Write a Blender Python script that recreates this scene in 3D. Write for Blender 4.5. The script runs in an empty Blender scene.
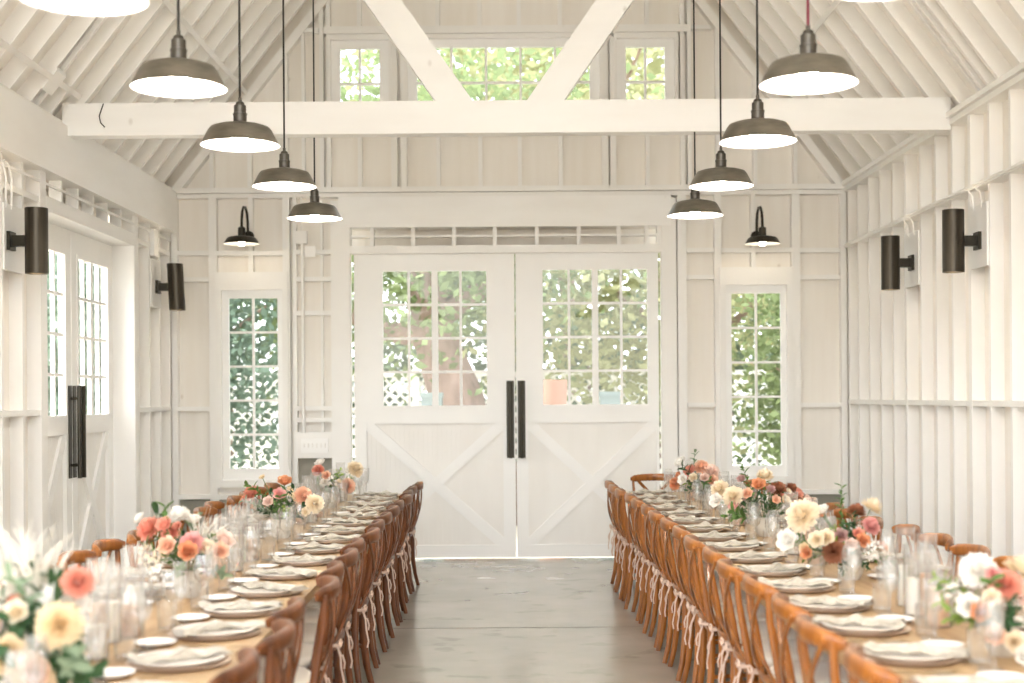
import bpy, bmesh, math, random
from mathutils import Vector, Matrix
R = random.Random(7)
PI = math.pi
sc = bpy.context.scene
col = sc.collection

# ------------------------------------------------------------------ camera, sky, sun, exposure
CAM_H = 1.55
cd = bpy.data.cameras.new('camera'); cam = bpy.data.objects.new('camera', cd); col.objects.link(cam)
cam.location = (0, 0, CAM_H); cam.rotation_euler = (PI / 2, 0.007, 0)
cd.lens = 1400 / 1024 * 36; cd.sensor_width = 36; cd.shift_x = -3 / 1024; cd.shift_y = 56.5 / 1024
cd.clip_start = 0.05; cd.clip_end = 300
cd.dof.use_dof = True; cd.dof.focus_distance = 9.0; cd.dof.aperture_fstop = 1.9
sc.camera = cam
sc.view_settings.view_transform = 'Standard'; sc.view_settings.look = 'None'
sc.view_settings.gamma = 1; sc.view_settings.use_curve_mapping = False
sc.view_settings.exposure = 1.36
sc.cycles.max_bounces = 12; sc.cycles.diffuse_bounces = 8; sc.cycles.glossy_bounces = 5
sc.cycles.transmission_bounces = 8; sc.cycles.transparent_max_bounces = 64
sc.cycles.caustics_reflective = False; sc.cycles.caustics_refractive = False
sc.cycles.use_denoising = True
w = bpy.data.worlds.new('world'); sc.world = w; w.use_nodes = True
nt = w.node_tree; bg = nt.nodes['Background']
sky = nt.nodes.new('ShaderNodeTexSky'); sky.sky_type = 'NISHITA'; sky.sun_disc = False
sky.sun_elevation = math.radians(48); sky.sun_rotation = math.radians(200); sky.dust_density = 3.0; sky.air_density = 1.0
sky.ozone_density = 1.0
mixw = nt.nodes.new('ShaderNodeMixRGB'); mixw.inputs[0].default_value = 0.6
mixw.inputs[2].default_value = (5.9, 6.1, 6.3, 1)
nt.links.new(sky.outputs[0], mixw.inputs[1]); nt.links.new(mixw.outputs[0], bg.inputs[0])
bg.inputs[1].default_value = 0.42
sd = bpy.data.lights.new('sun', 'SUN'); sd.energy = 4.2; sd.angle = math.radians(1.5); sd.color = (1, .95, .86)
sun = bpy.data.objects.new('sun', sd); col.objects.link(sun)
sun.rotation_euler = Vector((0.5, 0.06, -0.85)).to_track_quat('-Z', 'Y').to_euler()

# ------------------------------------------------------------------ helpers
F = 1400.0; VX = 515.0; VY = 398.0
def hy(px): return VY - (px - VX) * 0.007
def wx(px, Y): return (px - VX) / F * Y
def wz(py, Y, px=515): return CAM_H + (hy(px) - py) / F * Y
YB = 13.4
def bx(px): return wx(px, YB)
def bz(py, px=515): return wz(py, YB, px)

class MB:
    def __init__(s): s.v = []; s.f = []; s.mi = []; s.cur = 0
    def add(s, vs, fs):
        b = len(s.v); s.v += [tuple(v) for v in vs]
        for f in fs: s.f.append(tuple(b + i for i in f)); s.mi.append(s.cur)
        return s
    def box(s, x0, x1, y0, y1, z0, z1):
        return s.add([(x0,y0,z0),(x1,y0,z0),(x1,y1,z0),(x0,y1,z0),(x0,y0,z1),(x1,y0,z1),(x1,y1,z1),(x0,y1,z1)],
                     [(0,3,2,1),(4,5,6,7),(0,1,5,4),(1,2,6,5),(2,3,7,6),(3,0,4,7)])
    def prism(s, poly, axis, a, b):
        n = len(poly)
        def pt(p, t):
            if axis == 'y': return (p[0], t, p[1])
            if axis == 'x': return (t, p[0], p[1])
            return (p[0], p[1], t)
        vs = [pt(p, a) for p in poly] + [pt(p, b) for p in poly]
        fs = [tuple(range(n)), tuple(range(2*n-1, n-1, -1))] + [(i, i+n, (i+1) % n + n, (i+1) % n) for i in range(n)]
        return s.add(vs, fs)
    def lathe(s, prof, n=24, c=(0,0,0), cap0=False, cap1=False):
        vs = []; fs = []
        for (r, z) in prof:
            for i in range(n):
                a = 2*PI*i/n; vs.append((c[0]+r*math.cos(a), c[1]+r*math.sin(a), c[2]+z))
        for j in range(len(prof)-1):
            for i in range(n):
                k = (i+1) % n; fs.append((j*n+i, j*n+k, (j+1)*n+k, (j+1)*n+i))
        if cap0: fs.append(tuple(range(n-1, -1, -1)))
        if cap1: m = (len(prof)-1)*n; fs.append(tuple(range(m, m+n)))
        return s.add(vs, fs)
    def sweep(s, pts, w, h, n=8, up=(0,0,1), caps=True, power=2.0):
        """cross-section with half width w (sideways) and half height h (along up)"""
        pts = [Vector(p) for p in pts]; m = len(pts); vs = []; fs = []
        upv = Vector(up)
        for j, p in enumerate(pts):
            t = (pts[min(j+1, m-1)] - pts[max(j-1, 0)]).normalized()
            sd_ = t.cross(upv)
            if sd_.length < 1e-4: sd_ = t.cross(Vector((1, .01, 0)))
            sd_.normalize(); u2 = sd_.cross(t).normalized()
            ww = w[j] if isinstance(w, (list, tuple)) else w; hh = h[j] if isinstance(h, (list, tuple)) else h
            for i in range(n):
                a = 2*PI*(i+.5)/n; ca, sa = math.cos(a), math.sin(a)
                e = 2/power
                x = math.copysign(abs(ca)**e, ca)*ww; z = math.copysign(abs(sa)**e, sa)*hh
                vs.append(p + sd_*x + u2*z)
        for j in range(m-1):
            for i in range(n):
                k = (i+1) % n; fs.append((j*n+i, j*n+k, (j+1)*n+k, (j+1)*n+i))
        if caps: fs.append(tuple(range(n-1, -1, -1))); fs.append(tuple(range((m-1)*n, m*n)))
        return s.add(vs, fs)
    def beam(s, p0, p1, w, h, up=(0,0,1)):
        """square bar with half sizes"""
        p0 = Vector(p0); p1 = Vector(p1); t = (p1-p0).normalized(); a = t.cross(Vector(up)).normalized(); b = a.cross(t)
        vs = [p + a*sx*w + b*sy*h for p in (p0, p1) for (sx, sy) in ((-1,-1),(1,-1),(1,1),(-1,1))]
        return s.add(vs, [(0,3,2,1),(4,5,6,7),(0,1,5,4),(1,2,6,5),(2,3,7,6),(3,0,4,7)])
    def mesh(s, name, mats, smooth=False):
        me = bpy.data.meshes.new(name); me.from_pydata(s.v, [], s.f)
        for m in (mats if isinstance(mats, (list, tuple)) else [mats]): me.materials.append(m)
        if any(s.mi): me.polygons.foreach_set('material_index', s.mi)
        bm = bmesh.new(); bm.from_mesh(me); bmesh.ops.recalc_face_normals(bm, faces=bm.faces); bm.to_mesh(me); bm.free()
        if smooth:
            me.shade_smooth()
            me.set_sharp_from_angle(angle=math.radians(smooth if smooth > 1 else 40))
        return me
    def build(s, name, mats, parent=None, smooth=False, **kw):
        return link(name, s.mesh(name, mats, smooth), parent, **kw)

def link(name, me, parent=None, loc=(0,0,0), rz=0, label=None, kind=None, cat=None, group=None):
    o = bpy.data.objects.new(name, me); col.objects.link(o); o.location = loc; o.rotation_euler = (0, 0, rz)
    if parent: o.parent = parent
    tag(o, label, cat, group, kind); return o
def tag(o, label=None, cat=None, group=None, kind=None):
    if label: o['label'] = label
    if cat: o['category'] = cat
    if group: o['group'] = group
    if kind: o['kind'] = kind
    return o
def empty(name, loc=(0,0,0), rz=0, **kw):
    o = bpy.data.objects.new(name, None); col.objects.link(o); o.location = loc; o.rotation_euler = (0,0,rz)
    o.empty_display_size = .1
    return tag(o, **kw)
KIDS = {}
def copy_tree(o, loc, rz=0, **kw):
    c = o.copy(); col.objects.link(c); c.location = loc; c.rotation_euler = (0, 0, rz)
    if o.name not in KIDS: KIDS[o.name] = [(ch, list(ch.children)) for ch in o.children]
    for ch, gs in KIDS[o.name]:
        d = ch.copy(); col.objects.link(d); d.parent = c
        for g in gs:
            e = g.copy(); col.objects.link(e); e.parent = d
    tag(c, **kw); return c
ORD = 'first second third fourth fifth sixth seventh eighth ninth tenth eleventh twelfth thirteenth fourteenth fifteenth sixteenth seventeenth eighteenth nineteenth twentieth'.split()

# ------------------------------------------------------------------ materials
MATS = {}
def mat(name, color, rough=.5, metal=0, coat=0, noise=None, bump=0, trans=0, sheen=0, emit=None, spec=.5, subsurf=0):
    m = bpy.data.materials.new(name); m.use_nodes = True; n = m.node_tree; b = n.nodes['Principled BSDF']
    b.inputs['Base Color'].default_value = (*color, 1); b.inputs['Roughness'].default_value = rough
    b.inputs['Metallic'].default_value = metal; b.inputs['Coat Weight'].default_value = coat; b.inputs['Coat Roughness'].default_value = .15
    b.inputs['Specular IOR Level'].default_value = spec
    b.inputs['Transmission Weight'].default_value = trans; b.inputs['Sheen Weight'].default_value = sheen
    if subsurf: b.inputs['Subsurface Weight'].default_value = subsurf; b.inputs['Subsurface Radius'].default_value = (.02,.01,.006)
    if emit: b.inputs['Emission Color'].default_value = (*emit[0], 1); b.inputs['Emission Strength'].default_value = emit[1]
    if noise:   # (scale xyz, detail, dark colour, low, high)
        tc = n.nodes.new('ShaderNodeTexCoord'); mp = n.nodes.new('ShaderNodeMapping'); nz = n.nodes.new('ShaderNodeTexNoise'); cr = n.nodes.new('ShaderNodeValToRGB')
        mp.inputs['Scale'].default_value = noise[0]; nz.inputs['Scale'].default_value = 1; nz.inputs['Detail'].default_value = noise[1]
        n.links.new(tc.outputs['Object'], mp.inputs[0]); n.links.new(mp.outputs[0], nz.inputs[0]); n.links.new(nz.outputs['Fac'], cr.inputs[0])
        cr.color_ramp.elements[0].position = noise[3]; cr.color_ramp.elements[1].position = noise[4]
        cr.color_ramp.elements[0].color = (*noise[2], 1); cr.color_ramp.elements[1].color = (*color, 1)
        n.links.new(cr.outputs[0], b.inputs['Base Color'])
        if bump:
            bp = n.nodes.new('ShaderNodeBump'); bp.inputs['Strength'].default_value = bump; bp.inputs['Distance'].default_value = .01
            n.links.new(nz.outputs['Fac'], bp.inputs['Height']); n.links.new(bp.outputs[0], b.inputs['Normal'])
    MATS[name] = m; return m

def knots(m, strength=.5):
    """sparse knots showing through the white paint"""
    n = m.node_tree; b = n.nodes['Principled BSDF']
    src = b.inputs['Base Color'].links[0].from_socket
    tc = n.nodes.new('ShaderNodeTexCoord'); mp = n.nodes.new('ShaderNodeMapping'); mp.inputs['Scale'].default_value = (2.6, 2.6, 1.7)
    vo = n.nodes.new('ShaderNodeTexVoronoi'); vo.inputs['Scale'].default_value = 1; cr = n.nodes.new('ShaderNodeValToRGB')
    cr.color_ramp.elements[0].position = .0; cr.color_ramp.elements[1].position = .06
    cr.color_ramp.elements[0].color = (1-strength, 1-strength*1.1, 1-strength*1.2, 1); cr.color_ramp.elements[1].color = (1,1,1,1)
    mx = n.nodes.new('ShaderNodeMixRGB'); mx.blend_type = 'MULTIPLY'; mx.inputs[0].default_value = 1
    n.links.new(tc.outputs['Object'], mp.inputs[0]); n.links.new(mp.outputs[0], vo.inputs[0]); n.links.new(vo.outputs['Distance'], cr.inputs[0])
    n.links.new(src, mx.inputs[1]); n.links.new(cr.outputs[0], mx.inputs[2]); n.links.new(mx.outputs[0], b.inputs['Base Color'])

white = mat('white_paint', (.88,.87,.85), .5, noise=((1.2,1.2,1.2),3,(.84,.825,.795),.3,.65))
whitebeam = mat('white_beam_paint', (.90,.895,.88), .5, noise=((1.5,1.5,6),3,(.87,.86,.84),.3,.6)); knots(whitebeam, .3)
board_v = mat('white_washed_boards', (.88,.85,.805), .6, noise=((9,9,.8),4,(.83,.79,.73),.3,.7), bump=.15); knots(board_v, .35)
board_r = mat('white_washed_roof_boards', (.90,.88,.845), .6, noise=((3,.6,3),4,(.86,.83,.785),.3,.7), bump=.1); knots(board_r, .3)
doorw = mat('door_paint', (.91,.905,.89), .45, noise=((2,2,2),3,(.88,.875,.86),.3,.65))
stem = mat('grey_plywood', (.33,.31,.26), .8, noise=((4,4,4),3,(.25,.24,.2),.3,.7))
bronze = mat('dark_bronze', (.05,.045,.035), .38, metal=.85)
galv = mat('weathered_bronze_shade', (.27,.245,.20), .42, metal=.8, noise=((6,6,20),4,(.15,.138,.11),.3,.7))
sconcem = mat('sconce_metal', (.085,.07,.05), .4, metal=.8, noise=((30,30,1),3,(.04,.035,.028),.3,.7))
enamel = mat('white_enamel', (.9,.88,.84), .35)
bulbm = mat('warm_bulb', (1,.9,.75), .5, emit=((1,.95,.87), 105))
bulbs = mat('sconce_bulb', (1,.9,.75), .5, emit=((1,.82,.6), 7))
bulbg = mat('gooseneck_bulb', (1,.9,.75), .5, emit=((1,.88,.7), 10))
cordm = mat('black_cord', (.02,.018,.016), .6)
redcord = mat('dark_red_cord', (.16,.01,.03), .6)
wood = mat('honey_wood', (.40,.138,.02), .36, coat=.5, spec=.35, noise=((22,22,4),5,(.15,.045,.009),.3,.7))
wood_shaded = mat('honey_wood_shaded', (.20,.062,.014), .4, coat=.3, spec=.3, noise=((22,22,4),5,(.06,.017,.004),.3,.7))  # honey wood with shade put into the colour, for the left aisle chairs
tabm = mat('table_boards', (.52,.355,.19), .5, noise=((22,1.4,6),5,(.34,.21,.10),.3,.7), bump=.1)
legm = mat('table_leg_wood', (.36,.22,.11), .55, noise=((6,6,3),4,(.25,.15,.07),.3,.7))
cush = mat('linen_cushion', (.80,.74,.64), .9, sheen=.3)
ribbon = mat('ribbon', (.66,.50,.40), .8)
plate_m = mat('cream_stoneware', (.80,.76,.70), .3, coat=.3)
charg_m = mat('charger_rim', (.60,.45,.33), .35, coat=.2)
bread_m = mat('white_china', (.9,.88,.85), .25, coat=.3)
napk = mat('gauze_napkin', (.56,.52,.44), .95, sheen=.2, noise=((60,60,60),2,(.44,.40,.33),.3,.7), bump=.3)
gold = mat('brushed_gold', (.55,.43,.26), .3, metal=1)
candle_t = mat('tan_wax', (.66,.42,.27), .5, subsurf=.2); candle_w = mat('ivory_wax', (.86,.82,.74), .5, subsurf=.2)
wickm = mat('wick', (.03,.025,.02), .9)
vase_m = mat('stone_vase', (.55,.5,.42), .7)
stemg = mat('green_stem', (.09,.16,.05), .7)
card_m = mat('card_stock', (.74,.62,.47), .8)

def glassmat(name, tint, gloss=1.0, rough=0.0, ior=1.45, haze=0.0):
    m = bpy.data.materials.new(name); m.use_nodes = True; n = m.node_tree
    for x in list(n.nodes): n.nodes.remove(x)
    out = n.nodes.new('ShaderNodeOutputMaterial'); t = n.nodes.new('ShaderNodeBsdfTransparent'); g = n.nodes.new('ShaderNodeBsdfGlossy')
    lw = n.nodes.new('ShaderNodeLayerWeight'); lw.inputs[0].default_value = .5
    pw = n.nodes.new('ShaderNodeMath'); pw.operation = 'POWER'; pw.inputs[1].default_value = 3.5
    mu = n.nodes.new('ShaderNodeMath'); mu.operation = 'MULTIPLY_ADD'; mu.inputs[1].default_value = .75*gloss; mu.inputs[2].default_value = .04*gloss; mu.use_clamp = True
    mx = n.nodes.new('ShaderNodeMixShader')
    t.inputs[0].default_value = (*tint, 1); g.inputs['Roughness'].default_value = rough
    n.links.new(lw.outputs['Facing'], pw.inputs[0]); n.links.new(pw.outputs[0], mu.inputs[0]); n.links.new(mu.outputs[0], mx.inputs[0])
    n.links.new(t.outputs[0], mx.inputs[1]); n.links.new(g.outputs[0], mx.inputs[2])
    last = mx
    if haze:
        d = n.nodes.new('ShaderNodeBsdfDiffuse'); d.inputs[0].default_value = (.95,.95,.93,1); m2 = n.nodes.new('ShaderNodeMixShader'); m2.inputs[0].default_value = haze
        n.links.new(mx.outputs[0], m2.inputs[1]); n.links.new(d.outputs[0], m2.inputs[2]); last = m2
    n.links.new(last.outputs[0], out.inputs[0]); MATS[name] = m; return m
pane = glassmat('window_glass', (.97,.99,.98), 1.0)
glass = glassmat('table_glass', (.985,.985,.98), 1.25, .03, haze=.035)

# floor: polished concrete with joints and faint stains
m = bpy.data.materials.new('polished_concrete'); m.use_nodes = True; n = m.node_tree; b = n.nodes['Principled BSDF']
tc = n.nodes.new('ShaderNodeTexCoord')
nz = n.nodes.new('ShaderNodeTexNoise'); nz.inputs['Scale'].default_value = 1.3; nz.inputs['Detail'].default_value = 8
n.links.new(tc.outputs['Object'], nz.inputs[0])
cr = n.nodes.new('ShaderNodeValToRGB'); cr.color_ramp.elements[0].position = .3; cr.color_ramp.elements[1].position = .7
cr.color_ramp.elements[0].color = (.34,.322,.275,1); cr.color_ramp.elements[1].color = (.43,.41,.355,1); n.links.new(nz.outputs['Fac'], cr.inputs[0])
mu = n.nodes.new('ShaderNodeMapping'); mu.inputs['Scale'].default_value = (1.1, 1.3, 1); n.links.new(tc.outputs['Object'], mu.inputs[0])
n2 = n.nodes.new('ShaderNodeTexNoise'); n2.inputs['Scale'].default_value = 3; n2.inputs['Detail'].default_value = 10; n.links.new(mu.outputs[0], n2.inputs[0])
c2 = n.nodes.new('ShaderNodeValToRGB'); c2.color_ramp.elements[0].position = .34; c2.color_ramp.elements[1].position = .42
c2.color_ramp.elements[0].color = (.80,.80,.78,1); c2.color_ramp.elements[1].color = (1,1,1,1); n.links.new(n2.outputs['Fac'], c2.inputs[0])
mm = n.nodes.new('ShaderNodeMixRGB'); mm.blend_type = 'MULTIPLY'; mm.inputs[0].default_value = 1
n.links.new(cr.outputs[0], mm.inputs[1]); n.links.new(c2.outputs[0], mm.inputs[2]); n.links.new(mm.outputs[0], b.inputs['Base Color'])
rr = n.nodes.new('ShaderNodeMapRange'); rr.inputs[3].default_value = .17; rr.inputs[4].default_value = .32; n.links.new(nz.outputs['Fac'], rr.inputs[0]); n.links.new(rr.outputs[0], b.inputs['Roughness'])
b.inputs['Coat Weight'].default_value = .35; b.inputs['Coat Roughness'].default_value = .12
concrete = m
beadm = mat('beadboard_paint', (.885,.87,.84), .5, noise=((5,5,1),3,(.85,.83,.795),.3,.65))
neckm = mat('dark_socket_metal', (.11,.10,.085), .4, metal=.8)

# ------------------------------------------------------------------ room shell
XL, XR = bx(172), bx(848)           # stud faces of the side walls
ZP = 3.56                            # top plate
AP = (0.02, 7.75)                    # ridge
SL = (AP[1]-ZP)/(AP[0]-XL); SR = (AP[1]-ZP)/(XR-AP[0])
Y0 = -2.0
SHD = .09
def roofz(x): return ZP + (x-XL)*SL if x < AP[0] else ZP + (XR-x)*SR

fl = MB(); fl.box(XL-.3, XR+.3, Y0, YB+.16, -.1, 0)
floor = fl.build('floor', concrete, kind='structure')
jt = mat('joint_line', (.14,.13,.11), .9)  # dark control joint lines across the slab
for yy in (9.45, 5.3):
    MB().box(XL, XR, yy-.004, yy+.004, .0, .0012).build('control_joint', jt, floor)

def sheet(holes, x0, x1, z0, z1, axis, a, b_):
    xs = sorted({x0, x1, *[h[0] for h in holes], *[h[1] for h in holes]}); zs = sorted({z0, z1, *[h[2] for h in holes], *[h[3] for h in holes]})
    mb = MB()
    for i in range(len(xs)-1):
        for j in range(len(zs)-1):
            cx, cz = (xs[i]+xs[i+1])/2, (zs[j]+zs[j+1])/2
            if any(h[0] < cx < h[1] and h[2] < cz < h[3] for h in holes): continue
            if axis == 'y': mb.box(xs[i], xs[i+1], a, b_, zs[j], zs[j+1])
            else: mb.box(a, b_, xs[i], xs[i+1], zs[j], zs[j+1])
    return mb

# back wall sheathing with openings, clipped to the roof line
side_win = [(bx(222), bx(283), bz(480,250), bz(290,250)), (bx(726), bx(787), bz(476,755), bz(285,755))]
cl_win = [(bx(333), bx(391), bz(126,360), bz(40,360)), (bx(410), bx(602), bz(126), bz(38)), (bx(619), bx(677), bz(125,650), bz(38,650))]
door_open = (bx(351), bx(662), 0, bz(252))
slot_open = (bx(350), bx(662), bz(245), bz(227))
holes = side_win + cl_win + [door_open, slot_open]
mb = sheet(holes, XL-.1, XR+.1, 0, 7.8, 'y', YB+SHD, YB+SHD+.03)
me = mb.mesh('wall_back', board_v)
bm = bmesh.new(); bm.from_mesh(me)
for (co, no) in (((XL-.1, 0, ZP+.1), (-SL, 0, 1)), ((XR+.1, 0, ZP+.1), (SR, 0, 1))):
    bmesh.ops.bisect_plane(bm, geom=bm.verts[:]+bm.edges[:]+bm.faces[:], plane_co=co, plane_no=no, clear_outer=True)
bm.to_mesh(me); bm.free()
wb = link('wall_back', me, kind='structure')
YF = YB
MB().box(bx(345), bx(667), YB+.3, YB+.33, bz(249), bz(222)).build('slot_backing', board_v, wb)
MB().box(bx(345), bx(667), YB+SHD+.03, YB+.3, bz(226), bz(222)).build('slot_backing', board_v, wb)
MB().box(bx(345), bx(667), YB+SHD+.03, YB+.3, bz(249), bz(246)).build('slot_backing', board_v, wb)
def bstud(x0, x1, z0, z1, name='stud', y0=YF, m_=None, y1=None):
    return MB().box(x0, x1, y0, y1 or YB+SHD, z0, z1).build(name, m_ or white, wb)
def vst(px, zt, zb, wd=4.0): return bstud(bx(px)-wd/2/104.5, bx(px)+wd/2/104.5, zb, zt, 'stud', YF+(.004 if px in (251.5, 754.5) else 0))
# gable studs above the plate
for px in (213, 251, 287.5):
    vst(px, roofz(bx(px))-.02, ZP)
for px in (720, 757, 797):
    vst(px, roofz(bx(px))-.02, ZP)
vst(305, roofz(bx(305)), ZP, 3)
for px, wd in ((323.5, 4), (330.5, 4), (684.5, 4), (691.5, 4)):
    vst(px, roofz(bx(px)), ZP, wd)
for px, wd in ((361.5, 4), (440, 4), (482, 4), (521.5, 4), (562.5, 4), (649.5, 4)):
    vst(px, bz(128), ZP, wd)
    vst(px, roofz(bx(px)), bz(26), wd)
for px in (396, 405.5, 607, 615):
    vst(px, bz(38), ZP, 6)
    if px in (400, 610): vst(px, roofz(bx(px)), bz(26), 4)
for px in (401, 611): vst(px, roofz(bx(px)), bz(26), 4)
bstud(bx(326), bx(690), bz(33), bz(25.5), 'header_rail', YF-.015)
bstud(bx(297), bx(321), bz(32,300), bz(28,300), 'blocking')
bstud(bx(694), bx(714), bz(29,700), bz(25,700), 'blocking')
# plate across the wall
bstud(XL, XR, bz(196), bz(192), 'top_plate', YF-.01)
bstud(XL, XR, bz(191.6), bz(186.5), 'top_plate', YF-.05)
# rake boards against the roof
for sx in (0, 1):
    x0 = XL if sx == 0 else XR; s_ = SL if sx == 0 else -SR
    poly = [(x0, ZP), (AP[0], AP[1]), (AP[0], AP[1]-.13), (x0+(.10 if sx == 0 else -.10), ZP)]
    MB().prism(poly, 'y', YF-.02, YB+SHD).build('rake_board', white, wb)
# lower wall studs
for px, zt, zb, wd in ((175, ZP-.03, 0, 6), (213.5, ZP-.03, 0, 8), (251.5, ZP-.03, bz(276,250), 4.5), (287, ZP-.03, 0, 7), (295.5, ZP-.03, 0, 3.5),
                       (683, ZP-.03, 0, 9), (719, ZP-.03, 0, 7), (754.5, ZP-.03, bz(275,755), 4.5), (797, ZP-.03, 0, 8), (844.5, ZP-.03, 0, 6)):
    vst(px, zt, zb, wd)
bstud(bx(320.8), bx(323.2), bz(433,320), bz(200,320), 'stud', YF+.03)
bstud(bx(332), bx(351), 0, bz(200), 'door_post', YF-.03); bstud(bx(662), bx(677), 0, bz(200), 'door_post', YF-.03)
def blk(a, b_, py, h=4.5, name='blocking'): bstud(bx(a), bx(b_), bz(py+h/2, (a+b_)/2), bz(py-h/2, (a+b_)/2), name)
for a, b_, py in ((178,209.5,253),(217.5,283.5,253),(178,209.5,279.5),(297,332,279),(297,332,313),(297,332,408.5),(297,332,420),(178,209.5,409),(297,332,252),
                  (178,209.5,497),(217.5,283.5,497),
                  (688,715,250),(722,793,250),(801,841,250),(688,715,277),(801,841,277),(688,715,405),(801,841,405),(801,841,492)):
    blk(a, b_, py)
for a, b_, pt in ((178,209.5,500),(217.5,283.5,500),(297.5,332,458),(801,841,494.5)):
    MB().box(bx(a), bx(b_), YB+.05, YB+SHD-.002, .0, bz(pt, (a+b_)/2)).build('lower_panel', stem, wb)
# big header over the door and slotted band
bstud(bx(340), bx(672), bz(227), bz(196.5), 'header_beam', YF-.04, whitebeam)
bstud(bx(343), bx(668), bz(249.5), bz(245), 'blocking', YF-.02)
bstud(bx(351), bx(662), bz(253), bz(249.5), 'door_head', YF-.04)
for px in (350, 373, 414, 455, 496, 538, 580, 620, 648, 660): vst(px, bz(227), bz(245), 4)
bstud(bx(345), bx(665), bz(236.5), bz(234.5), 'wire', YF-.006)

# windows
def window(name, rect, cols, rows, y=YB, casing=.09, glassrect=None, parent_kind='structure', head=.1):
    x0, x1, z0, z1 = rect; g0, g1, h0, h1 = glassrect
    root = empty(name, ((x0+x1)/2, y, z0), kind='structure')
    ox, oz = (x0+x1)/2, z0
    def B(nm, a, b_, c, d, y0, y1, m_=white):
        return MB().box(a-ox, b_-ox, y0, y1, c-oz, d-oz).build(nm, m_, root)
    fr = MB()
    for (a, b_, c, d) in ((x0-casing, x0, z0-.07, z1+head), (x1, x1+casing, z0-.07, z1+head), (x0, x1, z1, z1+head), (x0, x1, z0-.07, z0)):
        fr.box(a-ox, b_-ox, -.025, SHD+.03, c-oz, d-oz)
    fr.build('window_frame', white, root)
    sh = MB()
    for (a, b_, c, d) in ((x0, g0, z0, z1), (g1, x1, z0, z1), (g0, g1, h1, z1), (g0, g1, z0, h0)):
        sh.box(a-ox, b_-ox, .03, .075, c-oz, d-oz)
    sh.build('sash', doorw, root)
    mu_ = MB()
    for i in range(1, cols): xx = g0+(g1-g0)*i/cols-ox; mu_.box(xx-.011, xx+.011, .035, .07, h0-oz, h1-oz)
    for j in range(1, rows): zz = h0+(h1-h0)*j/rows-oz; mu_.box(g0-ox, g1-ox, .038, .067, zz-.011, zz+.011)
    mu_.build('muntin_grid', doorw, root)
    MB().add([(g0-ox,.052,h0-oz),(g1-ox,.052,h0-oz),(g1-ox,.052,h1-oz),(g0-ox,.052,h1-oz)], [(0,1,2,3)]).build('glass_pane', pane, root)
    return root
window('window_1', side_win[0], 2, 5, glassrect=(bx(228.5), bx(277.5), bz(469,250), bz(298,250)), casing=.055, head=.17)
window('window_2', side_win[1], 2, 5, glassrect=(bx(732.5), bx(782), bz(466,755), bz(293,755)), casing=.055, head=.17)
window('window_3', cl_win[0], 2, 2, glassrect=(bx(342), bx(381.5), bz(118,360), bz(48,360)), casing=.03, head=.05)
window('window_4', cl_win[1], 5, 2, glassrect=(bx(419), bx(592), bz(117), bz(46)), casing=.03, head=.04)
window('window_5', cl_win[2], 2, 2, glassrect=(bx(628.5), bx(667.5), bz(116,650), bz(46,650)), casing=.03, head=.05)

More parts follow.
